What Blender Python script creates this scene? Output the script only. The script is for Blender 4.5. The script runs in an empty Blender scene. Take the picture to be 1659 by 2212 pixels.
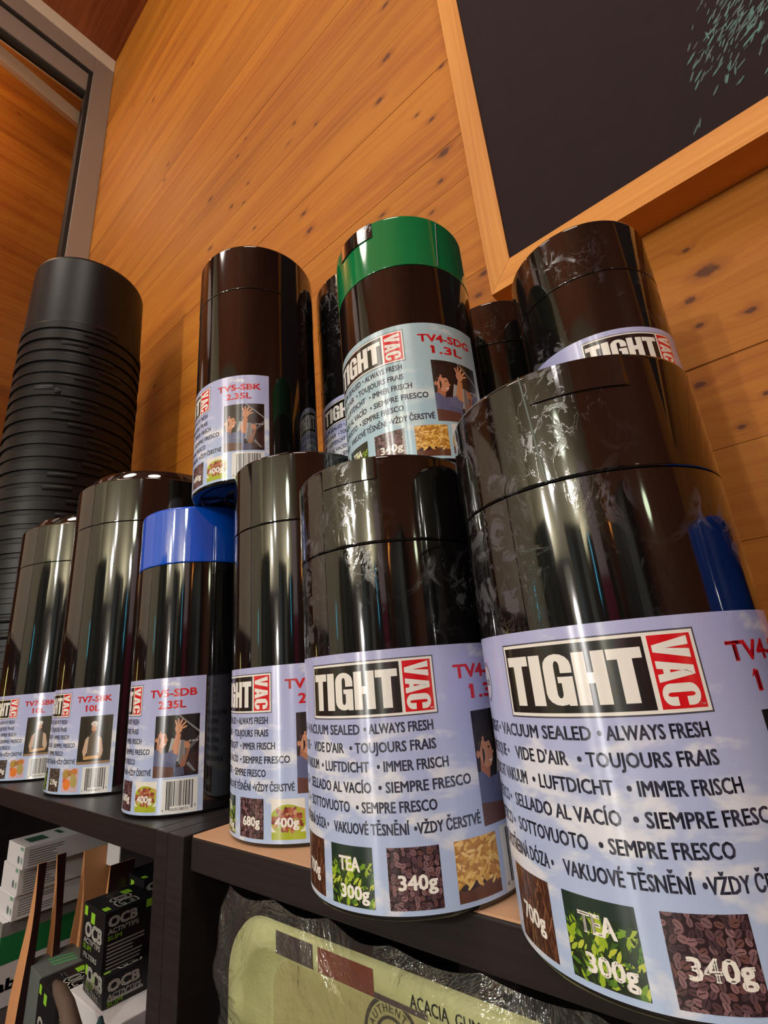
import bpy, bmesh, math, random
from mathutils import Vector, Matrix
import numpy as np
S = bpy.context.scene
C = S.collection
PI = math.pi
rnd = random.Random(7)

# ------------------------------------------------------------------ camera
cam = bpy.data.objects.new('camera', bpy.data.cameras.new('camera')); C.objects.link(cam)
cam.data.sensor_fit = 'HORIZONTAL'; cam.data.sensor_width = 36
cam.data.lens = 36 * 1048.06 / 1659
cam.data.clip_start = 0.01
Rv = Vector((0.75782012, 0.64733616, -0.0816367)); Uv = Vector((0.26109916, -0.1862115, 0.94718135)); Fv = Vector((-0.59794305, 0.73910836, 0.31013376))
cam.matrix_world = Matrix(((Rv.x, Uv.x, -Fv.x, 0), (Rv.y, Uv.y, -Fv.y, 0), (Rv.z, Uv.z, -Fv.z, 0.11), (0, 0, 0, 1)))
S.camera = cam
S.view_settings.view_transform = 'Standard'; S.view_settings.look = 'None'
S.view_settings.gamma = 1; S.view_settings.use_curve_mapping = False
S.view_settings.exposure = 0.0

# ------------------------------------------------------------------ world and lights
w = bpy.data.worlds.new('world'); S.world = w; w.use_nodes = True
w.node_tree.nodes['Background'].inputs[0].default_value = (0.35, 0.4, 0.5, 1)
w.node_tree.nodes['Background'].inputs[1].default_value = 0.05

def area(name, loc, target, size, power, col, sy=None, shape='DISK'):
    l = bpy.data.lights.new(name, 'AREA'); l.energy = power; l.color = col; l.size = size; l.shape = shape
    if sy: l.shape = 'RECTANGLE'; l.size_y = sy
    o = bpy.data.objects.new(name, l); C.objects.link(o); o.location = loc
    o.rotation_euler = (Vector(target) - Vector(loc)).to_track_quat('-Z', 'Y').to_euler()
    return o
area('ceiling_light', (0.6, -1.1, 3.3), (-0.2, 0.3, 0.3), 0.9, 34, (1.0, 0.90, 0.78))
area('ceiling_light', (-1.2, -1.7, 3.3), (-0.6, 0.3, 0.3), 0.9, 26, (1.0, 0.92, 0.82))
area('front_wall_fill', (0.9, -3.75, 1.1), (0.7, -4.4, 2.6), 0.5, 58, (1.0, 0.95, 0.84))  # added unseen fills, brighten the front wall mirrored in the lids
area('front_wall_fill', (-1.2, -3.75, 1.1), (-1.2, -4.4, 2.6), 0.5, 58, (1.0, 0.95, 0.84))
# eye-level shop lamp whose two bulbs throw the stack's shadow on the wall
def spot_point(name, loc, power, col, rad):
    l = bpy.data.lights.new(name, 'POINT'); l.energy = power; l.color = col; l.shadow_soft_size = rad
    o = bpy.data.objects.new(name, l); C.objects.link(o); o.location = loc
    return o
spot_point('shop_lamp_or_fill', (-0.62, -2.0, 0.80), 42, (1, 0.95, 0.88), 0.035)
spot_point('shop_lamp_or_fill', (-0.45, -3.3, 1.35), 60, (1, 0.97, 0.93), 0.04)
spot_point('shop_lamp_or_fill', (0.22, -1.45, 0.70), 9, (1, 0.96, 0.88), 0.03)
spot_point('shop_lamp_or_fill', (-0.35, -3.0, 0.36), 36, (1, 0.97, 0.95), 0.04)
spot_point('shop_lamp_or_fill', (0.62, -1.75, 1.45), 8, (1, 0.96, 0.92), 0.03)  # added fill to light the banner, not a lamp of the shop

# ------------------------------------------------------------------ helpers
def lin(c):
    out = []
    for v in c[:3]:
        v /= 255.0
        out.append(v / 12.92 if v <= 0.04045 else ((v + 0.055) / 1.055) ** 2.4)
    return (*out, 1.0)

def mesh_obj(name, me, parent=None, mats=(), smooth=False):
    for m in mats: me.materials.append(m)
    if smooth:
        me.polygons.foreach_set('use_smooth', [True] * len(me.polygons))
    o = bpy.data.objects.new(name, me); C.objects.link(o)
    if parent: o.parent = parent
    return o

def pyd(name, vs, fs, parent=None, mats=(), smooth=False):
    me = bpy.data.meshes.new(name); me.from_pydata([tuple(v) for v in vs], [], fs); me.update()
    return mesh_obj(name, me, parent, mats, smooth)

def tag(o, label, cat, group=None, kind=None):
    if label: o['label'] = label
    if cat: o['category'] = cat
    if group: o['group'] = group
    if kind: o['kind'] = kind
    return o

def empty(name, loc, rz=0.0):
    o = bpy.data.objects.new(name, None); C.objects.link(o); o.location = loc; o.rotation_euler = (0, 0, rz)
    o.empty_display_size = 0.02
    return o

def box_bm(bm, lo, hi, bev=0.0):
    lo = Vector(lo); hi = Vector(hi)
    r = bmesh.ops.create_cube(bm, size=1.0)
    vs = r['verts']
    for v in vs:
        v.co = Vector(((v.co.x + .5) * (hi.x - lo.x) + lo.x, (v.co.y + .5) * (hi.y - lo.y) + lo.y, (v.co.z + .5) * (hi.z - lo.z) + lo.z))
    if bev > 0:
        es = set()
        for v in vs:
            for e in v.link_edges: es.add(e)
        bmesh.ops.bevel(bm, geom=list(es), offset=bev, segments=2, affect='EDGES', profile=0.6)

def box(name, lo, hi, mat, parent=None, bev=0.0):
    bm = bmesh.new(); box_bm(bm, lo, hi, bev)
    me = bpy.data.meshes.new(name); bm.to_mesh(me); bm.free()
    return mesh_obj(name, me, parent, [mat])

def lathe(profile, seg=96, closed_ends=True):
    """profile: list of (r,z) or None for a sharp split; returns verts, faces"""
    vs = []; fs = []
    runs = []; cur = []
    for p in profile:
        if p is None:
            if cur: runs.append(cur)
            cur = [cur[-1]] if cur else []
        elif not cur or math.hypot(cur[-1][0] - p[0], cur[-1][1] - p[1]) > 1e-7: cur.append(p)
    runs.append(cur)
    for run in runs:
        rings = []
        for (r, z) in run:
            if r < 1e-6:
                rings.append([len(vs)]); vs.append((0, 0, z))
            else:
                st = len(vs)
                for i in range(seg):
                    a = 2 * PI * i / seg
                    vs.append((r * math.sin(a), -r * math.cos(a), z))
                rings.append(list(range(st, st + seg)))
        for a, b in zip(rings, rings[1:]):
            for i in range(seg):
                j = (i + 1) % seg
                if len(a) == 1 and len(b) == 1: continue
                if len(a) == 1: fs.append((a[0], b[j], b[i]))
                elif len(b) == 1: fs.append((a[i], a[j], b[0]))
                else: fs.append((a[i], a[j], b[j], b[i]))
    return vs, fs

def tube(name, pts, rad, mat, parent=None, seg=8):
    vs = []; fs = []
    pts = [Vector(p) for p in pts]
    for i, p in enumerate(pts):
        d = (pts[min(i + 1, len(pts) - 1)] - pts[max(i - 1, 0)]).normalized()
        a = d.cross(Vector((0, 0, 1)))
        if a.length < 1e-3: a = d.cross(Vector((0, 1, 0)))
        a.normalize(); b = d.cross(a)
        rr = rad[i] if isinstance(rad, (list, tuple)) else rad
        for k in range(seg):
            t = 2 * PI * k / seg
            vs.append(p + a * rr * math.cos(t) + b * rr * math.sin(t))
    for i in range(len(pts) - 1):
        for k in range(seg):
            k2 = (k + 1) % seg
            fs.append((i * seg + k, i * seg + k2, (i + 1) * seg + k2, (i + 1) * seg + k))
    fs.append(tuple(range(seg))[::-1]); fs.append(tuple((len(pts) - 1) * seg + k for k in range(seg)))
    return pyd(name, vs, fs, parent, [mat], True)

# ------------------------------------------------------------------ materials
class NT:
    def __init__(s, name):
        s.m = bpy.data.materials.new(name); s.m.use_nodes = True; s.t = s.m.node_tree
        s.b = s.t.nodes['Principled BSDF']; s.out = s.t.nodes['Material Output']
    def n(s, typ, **kw):
        nd = s.t.nodes.new(typ)
        for k, v in kw.items():
            if k.startswith('i_'):
                nd.inputs[int(k[2:]) if k[2:].isdigit() else k[2:].replace('_', ' ')].default_value = v
            else: setattr(nd, k, v)
        return nd
    def l(s, a, b): s.t.links.new(a, b)
    def math(s, op, a, b=None, clamp=False):
        nd = s.n('ShaderNodeMath', operation=op, use_clamp=clamp)
        for i, v in enumerate((a, b)):
            if v is None: continue
            if isinstance(v, (int, float)): nd.inputs[i].default_value = v
            else: s.l(v, nd.inputs[i])
        return nd.outputs[0]
    def mix(s, f, a, b, blend='MIX'):
        nd = s.n('ShaderNodeMix', data_type='RGBA', blend_type=blend)
        for i, v in ((0, f), (6, a), (7, b)):
            if isinstance(v, (int, float)): nd.inputs[i].default_value = v
            elif isinstance(v, tuple): nd.inputs[i].default_value = v
            else: s.l(v, nd.inputs[i])
        return nd.outputs[2]
    def ramp(s, f, stops):
        nd = s.n('ShaderNodeValToRGB'); cr = nd.color_ramp
        while len(cr.elements) < len(stops): cr.elements.new(0.5)
        for e, (p, c) in zip(cr.elements, stops): e.position = p; e.color = c
        s.l(f, nd.inputs[0]); return nd.outputs[0]
    def mapr(s, v, a, b, c=0.0, d=1.0, smooth=False):
        nd = s.n('ShaderNodeMapRange'); nd.inputs[1].default_value = a; nd.inputs[2].default_value = b
        nd.inputs[3].default_value = c; nd.inputs[4].default_value = d
        if smooth: nd.interpolation_type = 'SMOOTHSTEP'
        s.l(v, nd.inputs[0]); return nd.outputs[0]
    def coords(s, kind='Object', scale=(1, 1, 1), loc=(0, 0, 0)):
        tc = s.n('ShaderNodeTexCoord'); mp = s.n('ShaderNodeMapping')
        mp.inputs['Scale'].default_value = scale; mp.inputs['Location'].default_value = loc
        s.l(tc.outputs[kind], mp.inputs[0]); return mp.outputs[0]
    def noise(s, vec, scale, detail=4, rough=0.55, dist=0.0):
        nd = s.n('ShaderNodeTexNoise'); nd.inputs['Scale'].default_value = scale; nd.inputs['Detail'].default_value = detail
        nd.inputs['Roughness'].default_value = rough; nd.inputs['Distortion'].default_value = dist
        s.l(vec, nd.inputs['Vector']); return nd.outputs[0]
    def bump(s, h, strength, dist=0.001):
        nd = s.n('ShaderNodeBump'); nd.inputs['Strength'].default_value = strength; nd.inputs['Distance'].default_value = dist
        s.l(h, nd.inputs['Height']); s.l(nd.outputs[0], s.b.inputs['Normal']); return nd.outputs[0]

def plain(name, col, rough=0.5, spec=0.5, metal=0.0, ior=1.45, bump=None, emit=None, es=0, coat=0.0, var=0.0):
    t = NT(name); b = t.b
    b.inputs['Base Color'].default_value = lin(col); b.inputs['Roughness'].default_value = rough
    b.inputs['Metallic'].default_value = metal; b.inputs['IOR'].default_value = ior
    b.inputs['Specular IOR Level'].default_value = spec; b.inputs['Coat Weight'].default_value = coat
    if bump:
        t.bump(t.noise(t.coords(), bump[0], 4), bump[1], bump[2] if len(bump) > 2 else 0.0008)
    if var:
        n = t.noise(t.coords(), 30, 3); c = lin(col)
        t.l(t.mix(n, tuple(x * (1 - var) for x in c[:3]) + (1,), tuple(min(1, x * (1 + var)) for x in c[:3]) + (1,)), b.inputs['Base Color'])
    if emit:
        b.inputs['Emission Color'].default_value = lin(emit); b.inputs['Emission Strength'].default_value = es
    return t.m

def gloss_plastic(name, col, smear=0.0, seed=0.0):
    t = NT(name); b = t.b
    b.inputs['IOR'].default_value = 1.75
    v = t.coords(loc=(seed, seed * .7, seed * .3))
    # soft waviness of the shrink film over the plastic
    wav = t.noise(t.coords(scale=(1, 1, 0.25), loc=(seed, 0, 0)), 26, 3)
    fine = t.noise(v, 170, 3)
    base = lin(col)
    if smear > 0:
        big = t.noise(v, 16, 2)
        n1 = t.noise(v, 46, 6, 0.62, 1.6)
        n2 = t.noise(t.coords(scale=(1, 1, 0.5), loc=(seed + 3, 1, 2)), 90, 5, 0.6, 1.2)
        m1 = t.mapr(n1, 0.535, 0.60, smooth=True)
        ridge = t.math('ABSOLUTE', t.math('SUBTRACT', n2, 0.5))
        m2 = t.mapr(ridge, 0.0, 0.016, 1.0, 0.0)
        area_m = t.mapr(big, 0.49, 0.64, smooth=True)
        m = t.math('MULTIPLY', t.math('MAXIMUM', m1, t.math('MULTIPLY', m2, 0.5)), area_m)
        m = t.math('MULTIPLY', m, smear, clamp=True)
        t.l(t.mix(m, base, lin((84, 82, 88))), b.inputs['Base Color'])
        t.l(t.mapr(m, 0, 1, 0.06, 0.45), b.inputs['Roughness']); stretch(t, None, 0.5)
        h = t.math('ADD', t.math('MULTIPLY', wav, 0.9), t.math('MULTIPLY', m, 0.12))
        t.bump(h, 0.30, 0.0010)
    else:
        b.inputs['Base Color'].default_value = base
        stretch(t, 0.06, 0.45)
        t.bump(wav, 0.16, 0.0010)
    return t.m

def stretch(t, rough, an):
    tg = t.n('ShaderNodeTangent'); tg.direction_type = 'RADIAL'; tg.axis = 'Z'
    t.l(tg.outputs[0], t.b.inputs['Tangent']); t.b.inputs['Anisotropic'].default_value = an; t.b.inputs['Anisotropic Rotation'].default_value = 0.25
    if rough is not None: t.b.inputs['Roughness'].default_value = rough
M = {}
M['black'] = gloss_plastic('black_glossy_plastic', (16, 14, 15))
M['black_smear'] = gloss_plastic('black_plastic_with_glue_smears', (17, 15, 15), 0.75, 3.0)
M['black_dust'] = gloss_plastic('black_plastic_with_heavy_smears', (20, 18, 18), 1.0, 9.0)
M['blue'] = gloss_plastic('blue_glossy_plastic', (8, 84, 208))
M['green'] = gloss_plastic('green_glossy_plastic', (0, 118, 66))
M['tab'] = gloss_plastic('dark_tab_plastic', (26, 20, 19), 0.5, 5.0)
M['wrap'] = plain('shrink_wrap_seam', (95, 105, 100), 0.25)
M['pot'] = plain('black_pot_plastic', (13, 11, 14), 0.42, spec=0.28, bump=(60, 0.2))
M['print'] = None

def print_mat():
    t = NT('label_print'); a = t.n('ShaderNodeVertexColor'); a.layer_name = 'Col'
    t.l(a.outputs[0], t.b.inputs['Base Color'])
    t.b.inputs['IOR'].default_value = 1.85; stretch(t, 0.235, 0.98)
    h = t.noise(t.coords(scale=(1, 1, 0.3)), 40, 2); t.bump(h, 0.12, 0.0008)
    return t.m
M['print'] = print_mat()
def flat_print_mat():
    t = NT('carton_print'); a = t.n('ShaderNodeVertexColor'); a.layer_name = 'Col'
    t.l(a.outputs[0], t.b.inputs['Base Color']); t.b.inputs['Roughness'].default_value = 0.55
    return t.m
M['cprint'] = flat_print_mat()

def paper(name, top, bot, cloud):
    t = NT(name)
    uv = t.n('ShaderNodeUVMap'); uv.uv_map = 'UV'
    sep = t.n('ShaderNodeSeparateXYZ'); t.l(uv.outputs[0], sep.inputs[0])
    mp = t.n('ShaderNodeMapping'); mp.inputs['Scale'].default_value = (1, 1.9, 1); t.l(uv.outputs[0], mp.inputs[0])
    n = t.noise(mp.outputs[0], 2.6, 6, 0.55, 0.3)
    # cloud band between v=.2 and .75
    band = t.math('MULTIPLY', t.mapr(sep.outputs[1], 0.05, 0.45, smooth=True), t.mapr(sep.outputs[1], 0.95, 0.55, smooth=True))
    m = t.mapr(t.math('ADD', n, t.math('MULTIPLY', band, 0.10)), 0.57, 0.68, smooth=True)
    base = t.ramp(sep.outputs[1], [(0.0, lin(bot)), (1.0, lin(top))])
    t.l(t.mix(m, base, lin(cloud)), t.b.inputs['Base Color'])
    t.b.inputs['IOR'].default_value = 1.85; stretch(t, 0.235, 0.98)
    h = t.noise(t.coords(scale=(1, 1, 0.3)), 40, 2); t.bump(h, 0.12, 0.0008)
    return t.m
M['paper'] = paper('label_paper_lavender_sky', (178, 181, 224), (180, 202, 236), (226, 228, 238))
M['paper_cool'] = paper('label_paper_pale_blue_sky', (168, 196, 208), (172, 206, 224), (206, 222, 226))

KNOTS = [(-0.357, 1.332, 1.5), (-0.387, 1.233, 1.3), (-0.264, 0.963, 1.7), (-0.28, 0.908, .8), (-0.305, 0.857, .7), (-0.631, 1.126, 1.1), (-0.613, 1.061, 1.3), (-1.039, 1.33, 1.2), (-0.932, 1.402, 1.1), (-0.851, 1.419, .8), (-0.871, 1.365, .8), (-0.278, 1.06, .9), (-0.307, 1.103, .7), (-0.241, 1.163, .8), (-0.576, 1.363, .7), (-0.653, 1.447, .9), (-0.865, 1.609, .8), (-0.904, 1.576, 1.0), (-1.05, 1.533, 1.4), (-1.365, 1.981, 1.2), (-1.386, 1.92, 1.1), (-1.559, 2.556, 1.5), (-1.218, 2.373, 1.2), (-0.233, 0.674, .9), (-0.247, 0.642, .9), (-0.821, 1.234, .8), (-0.343, 1.49, 1.2), (-0.003, 0.474, .75), (0.042, 0.433, .8), (-0.002, 0.440, .55), (-0.019, 0.373, .8), (0.003, 0.314, .6), (0.008, 0.539, .55), (0.019, 0.501, 1.5), (0.031, 0.34, .5)]

def wood(name, light, mid, dark, grain_scale=1.0, knots=False, axis='X', dens=1.0, rough=0.42, auto_knots=True):
    t = NT(name); b = t.b
    tc = t.n('ShaderNodeTexCoord'); geo = t.n('ShaderNodeNewGeometry')
    sp = t.n('ShaderNodeSeparateXYZ'); t.l(geo.outputs['Position'], sp.inputs[0])
    if axis == 'X': a, c, d = sp.outputs[0], sp.outputs[2], sp.outputs[1]
    elif axis == 'Y': a, c, d = sp.outputs[1], sp.outputs[2], sp.outputs[0]
    elif axis == 'Z': a, c, d = sp.outputs[2], sp.outputs[0], sp.outputs[1]
    else: a, c, d = sp.outputs[0], sp.outputs[1], sp.outputs[2]
    oi = t.n('ShaderNodeObjectInfo')
    def comb(sa, sc, off=0.0):
        cb = t.n('ShaderNodeCombineXYZ')
        t.l(t.math('MULTIPLY', a, sa), cb.inputs[0]); t.l(t.math('MULTIPLY', c, sc), cb.inputs[1])
        t.l(t.math('ADD', t.math('MULTIPLY', oi.outputs['Random'], 7.0), t.math('ADD', t.math('MULTIPLY', d, sc), off)), cb.inputs[2])
        return cb.outputs[0]
    # knots mask: list of explicit ones
    kd = None
    if knots:
        kn = t.math('MULTIPLY', t.math('SUBTRACT', t.noise(comb(90, 160), 1.0, 2, 0.5), 0.5), 1.1)
        for (kx, kz, s) in KNOTS:
            dx = t.math('MULTIPLY', t.math('SUBTRACT', a, kx), 1.0 / (0.0085 * s))
            dz = t.math('MULTIPLY', t.math('SUBTRACT', c, kz), 1.0 / (0.0050 * s))
            r = t.math('SQRT', t.math('ADD', t.math('MULTIPLY', dx, dx), t.math('MULTIPLY', dz, dz)))
            kd = r if kd is None else t.math('MINIMUM', kd, r)
        kd = t.math('ADD', kd, kn)
    kexp = kd
    # small automatic knots
    if auto_knots:
        vo = t.n('ShaderNodeTexVoronoi'); vo.inputs['Scale'].default_value = 1.0
        t.l(comb(5.5 * dens, 13 * dens), vo.inputs['Vector'])
        ar = t.math('MULTIPLY', vo.outputs['Distance'], 1 / 0.055)
        ar = t.math('ADD', ar, t.mapr(vo.outputs['Color'], 0.35, 0.8, 0.0, 1.6))
        ar = t.math('MULTIPLY', ar, 1.0)
        kd = ar if kd is None else t.math('MINIMUM', kd, ar)
    # grain lines
    warp = t.noise(comb(2.2, 9), 1.0, 3, 0.5)
    cb = t.n('ShaderNodeCombineXYZ')
    cw = t.math('ADD', t.math('MULTIPLY', c, 95 * grain_scale), t.math('MULTIPLY', warp, 3.2))
    if kexp is not None:
        swirl = t.math('MULTIPLY', t.math('POWER', 2.718, t.math('MULTIPLY', kexp, -0.45)), 2.6)
        cw = t.math('ADD', cw, swirl)
    t.l(t.math('MULTIPLY', a, 1.6), cb.inputs[0]); t.l(cw, cb.inputs[1])
    t.l(t.math('MULTIPLY', oi.outputs['Random'], 31.0), cb.inputs[2])
    g = t.noise(cb.outputs[0], 1.0, 3, 0.6)
    fine = t.noise(comb(14, 700 * grain_scale), 1.0, 2, 0.6)
    broad = t.noise(comb(1.6, 12), 1.0, 2, 0.5)
    f = t.math('ADD', t.math('MULTIPLY', g, 0.36), t.math('ADD', t.math('MULTIPLY', fine, 0.20), t.math('MULTIPLY', broad, 0.46)))
    col = t.ramp(f, [(0.30, lin(dark)), (0.46, lin(mid)), (0.60, lin(light)), (0.8, lin(light))])
    br = t.mapr(oi.outputs['Random'], 0, 1, 0.90, 1.06)
    hs = t.n('ShaderNodeHueSaturation'); t.l(col, hs.inputs['Color']); t.l(br, hs.inputs['Value']); col = hs.outputs[0]
    if kd is not None:
        halo = t.mapr(kd, 0.9, 2.6, 0.55, 0.0, smooth=True)
        core = t.mapr(kd, 0.5, 1.15, 1.0, 0.0, smooth=True)
        col = t.mix(halo, col, lin(dark)); col = t.mix(t.math('MULTIPLY', core, 0.85), col, lin((72, 34, 18)))
    t.l(col, b.inputs['Base Color']); b.inputs['Roughness'].default_value = rough
    b.inputs['Specular IOR Level'].default_value = 0.25
    t.bump(t.math('ADD', g, t.math('MULTIPLY', fine, 0.5)), 0.12, 0.0006)
    return t.m
M['wall_wood'] = wood('varnished_pine_boards', (180, 113, 31), (166, 96, 23), (134, 71, 17), knots=True, rough=0.6)
M['side_wood'] = wood('varnished_pine_side', (200, 122, 40), (184, 102, 30), (146, 74, 22), axis='Y')
M['ceil_wood'] = wood('dark_stained_ceiling_boards', (140, 76, 38), (120, 60, 28), (92, 44, 20), axis='XY')
M['oak'] = wood('light_oak_frame', (220, 152, 70), (206, 136, 58), (184, 112, 42), grain_scale=2.0, auto_knots=False, rough=0.5)
M['oakZ'] = wood('light_oak_frame_upright', (220, 152, 70), (206, 136, 58), (184, 112, 42), grain_scale=2.0, axis='Z', auto_knots=False, rough=0.5)
M['shelf'] = wood('black_brown_laminate', (44, 38, 38), (36, 31, 32), (26, 22, 23), grain_scale=3.5, auto_knots=False, rough=0.38)
M['mdf'] = plain('bare_tan_board', (196, 152, 118), 0.75, var=0.06)
M['board'] = plain('black_board_film', (40, 29, 31), 0.8, spec=0.12, bump=(400, 0.05), var=0.1)
M['alu'] = plain('brushed_aluminium_frame', (156, 142, 130), 0.42, metal=0.35)
M['rubber'] = plain('dark_rubber_gasket', (30, 24, 22), 0.6)
M['cream'] = plain('cream_painted_trim', (205, 190, 168), 0.5)
M['carton_white'] = plain('white_carton', (205, 204, 208), 0.5, var=0.03)
M['carton_black'] = plain('black_carton', (20, 19, 24), 0.42)
M['carton_grey'] = plain('grey_carton', (92, 98, 96), 0.5)
M['kraft'] = plain('kraft_paper', (196, 138, 92), 0.6, var=0.1)
M['maroon'] = plain('dark_maroon_side', (44, 20, 22), 0.35)
M['tin'] = plain('printed_tin_rim', (216, 218, 158), 0.35, metal=0.0, var=0.04)
M['tin_in'] = plain('printed_tin_well', (190, 182, 124), 0.32, metal=0.0, var=0.10)
M['strap'] = plain('brown_webbing', (84, 68, 58), 0.7, bump=(200, 0.4))
M['teal'] = plain('teal_cloth', (22, 62, 68), 0.8)
M['pink'] = plain('pink_card', (205, 50, 98), 0.5)
M['floor'] = plain('grey_floor_tile', (96, 90, 84), 0.45, var=0.1)
M['room'] = plain('room_wall_paint', (178, 172, 146), 0.8, var=0.08)
M['darkfix'] = plain('dark_shop_fitting', (38, 36, 34), 0.5)

def film_mat():
    t = NT('clear_plastic_film')
    n1 = t.noise(t.coords(), 22, 5, 0.6, 1.2)
    n2 = t.noise(t.coords(), 70, 3, 0.5)
    bp = t.n('ShaderNodeBump'); bp.inputs['Strength'].default_value = 0.9; bp.inputs['Distance'].default_value = 0.007
    t.l(t.math('ADD', n1, t.math('MULTIPLY', n2, 0.2)), bp.inputs['Height'])
    g = t.n('ShaderNodeBsdfGlossy'); g.inputs['Roughness'].default_value = 0.05; g.inputs['Color'].default_value = (1, 1, 1, 1)
    tr = t.n('ShaderNodeBsdfTransparent'); tr.inputs['Color'].default_value = (0.93, 0.93, 0.93, 1)
    df = t.n('ShaderNodeBsdfDiffuse'); df.inputs['Color'].default_value = (0.55, 0.55, 0.55, 1)
    for x in (g, df): t.l(bp.outputs[0], x.inputs['Normal'])
    fr = t.n('ShaderNodeFresnel'); fr.inputs[0].default_value = 1.5; t.l(bp.outputs[0], fr.inputs['Normal'])
    m0 = t.n('ShaderNodeMixShader'); m0.inputs[0].default_value = 0.05; t.l(tr.outputs[0], m0.inputs[1]); t.l(df.outputs[0], m0.inputs[2])
    m1 = t.n('ShaderNodeMixShader'); t.l(t.math('ADD', t.math('MULTIPLY', fr.outputs[0], 1.3), 0.03, True), m1.inputs[0]); t.l(m0.outputs[0], m1.inputs[1]); t.l(g.outputs[0], m1.inputs[2])
    t.l(m1.outputs[0], t.out.inputs[0])
    return t.m
M['film'] = film_mat()
def glass_mat():
    t = NT('window_glass')
    g = t.n('ShaderNodeBsdfGlossy'); g.inputs['Roughness'].default_value = 0.02
    tr = t.n('ShaderNodeBsdfTransparent'); tr.inputs['Color'].default_value = (0.92, 0.93, 0.92, 1)
    fr = t.n('ShaderNodeFresnel'); fr.inputs[0].default_value = 1.5
    m1 = t.n('ShaderNodeMixShader'); t.l(fr.outputs[0], m1.inputs[0]); t.l(tr.outputs[0], m1.inputs[1]); t.l(g.outputs[0], m1.inputs[2])
    t.l(m1.outputs[0], t.out.inputs[0]); return t.m
M['glass'] = glass_mat()

# ------------------------------------------------------------------ the room
YW = 0.58; XL = -2.155; ZC = 3.54; ZF = -0.95; XR = 2.6; YB = -4.2
wall = empty('wall_back', (0, YW, ZF)); tag(wall, None, None, kind='structure')
pz = [0.4905 + (i - 15) * 0.0965 for i in range(0, 48)]
zs = [ZF] + [z for z in pz if ZF + 0.03 < z < ZC - 0.02] + [ZC]
for i in range(len(zs) - 1):
    x0 = XL; dy = rnd.uniform(0, 0.0006)
    if abs(zs[i] - 0.4905) < 1e-3 or zs[i + 1] <= 0.4905 + 1e-4 and zs[i + 1] > 0.44: dy = 0.0 if zs[i] >= 0.49 else 0.0016
    bm = bmesh.new(); box_bm(bm, (x0, -dy, zs[i] - ZF + 0.0001), (XR, 0.03, zs[i + 1] - ZF - 0.0001))
    es = [e for e in bm.edges if all(v.co.y < 0.001 for v in e.verts) and abs(e.verts[0].co.z - e.verts[1].co.z) < 1e-6]
    bmesh.ops.bevel(bm, geom=es, offset=0.0004, segments=2, affect='EDGES')
    me = bpy.data.meshes.new('plank'); bm.to_mesh(me); bm.free()
    mesh_obj('plank', me, wall, [M['wall_wood']])
tag(box('ceiling', (XL, YB, ZC), (XR, YW + 0.03, ZC + 0.05), M['ceil_wood']), None, None, kind='structure')
tag(box('floor', (XL, YB, ZF - 0.05), (XR, YW + 0.03, ZF), M['floor']), None, None, kind='structure')
tag(box('wall_right', (XR, YB, ZF), (XR + 0.05, YW + 0.03, ZC), M['ceil_wood']), None, None, kind='structure')
tag(box('wall_front', (XL, YB - 0.05, ZF), (XR, YB, ZC), M['room']), None, None, kind='structure')
tag(box('wall_left', (XL - 0.05, YB, ZF), (XL, -1.6, ZC), M['room']), None, None, kind='structure')

# left glazing: aluminium frame with head, post, sash, pane, cream trim above
win = empty('window_1', (XL, 0, ZF)); tag(win, None, None, kind='structure')
def wbox(n, lo, hi, m, p=win): return box(n, (lo[0] - XL, lo[1], lo[2] - ZF), (hi[0] - XL, hi[1], hi[2] - ZF), m, p, 0.002)
wbox('frame_post', (XL - 0.08, 0.485, ZF), (XL + 0.0, 0.579, 3.45), M['alu'])
wbox('frame_post', (XL - 0.08, -1.6, ZF), (XL + 0.0, -1.5, 3.45), M['alu'])
wbox('frame_head', (XL - 0.08, -1.5, 3.335), (XL + 0.0, 0.485, 3.45), M['alu'])
wbox('gasket', (XL - 0.075, -1.5, 3.318), (XL - 0.006, 0.485, 3.335), M['rubber'])
wbox('gasket', (XL - 0.075, 0.468, ZF), (XL - 0.012, 0.485, 3.32), M['rubber'])
wbox('sash_rail', (XL - 0.075, -1.5, 3.19), (XL - 0.02, 0.468, 3.318), M['alu'])
wbox('sash_bead', (XL - 0.07, -1.5, 3.17), (XL - 0.028, 0.468, 3.19), M['darkfix'])
pyd('pane', [(-.05, -1.5, 0), (-.05, .468, 0), (-.05, .468, 3.17 - ZF), (-.05, -1.5, 3.17 - ZF)], [(0, 1, 2, 3)], win, [M['glass']])
tag(box('trim_1', (XL - 0.08, -1.6, 3.45), (XL + 0.004, 0.579, 3.54), M['cream'], None, 0.002), None, None, kind='structure')
# porch seen through the pane
pr = empty('porch_wall', (XL - 0.45, 0, ZF)); tag(pr, 'pine-clad porch wall beyond the grey framed glass', 'wall')
def pbox(n, lo, hi, m): return box(n, (lo[0] - (XL - .45), lo[1], lo[2] - ZF), (hi[0] - (XL - .45), hi[1], hi[2] - ZF), m, pr)
for k in range(20):
    pbox('board', (XL - 0.49, -1.8, ZF + k * 0.25 + 0.0003), (XL - 0.45, 1.2, ZF + (k + 1) * 0.25 - 0.0003), M['side_wood'])
def slat():
    yy = (-1.5, .47); X_ = (-0.105, -0.080); vs = []
    for y in yy:
        z = 3.155 - (y - .09) * .19
        for x in X_:
            for dz in (0, -.088): vs.append((x + .45, y, z + dz - ZF))
    return pyd('cream_slat', vs, [(0, 1, 3, 2), (4, 6, 7, 5), (0, 2, 6, 4), (1, 5, 7, 3), (0, 4, 5, 1), (2, 3, 7, 6)], pr, [M['cream']])  # sloping cream strip just outside the pane
slat()
pbox('upper_board', (XL - 0.45, -1.8, 3.34), (XL - 0.43, 1.2, 3.66), M['side_wood'])
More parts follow.
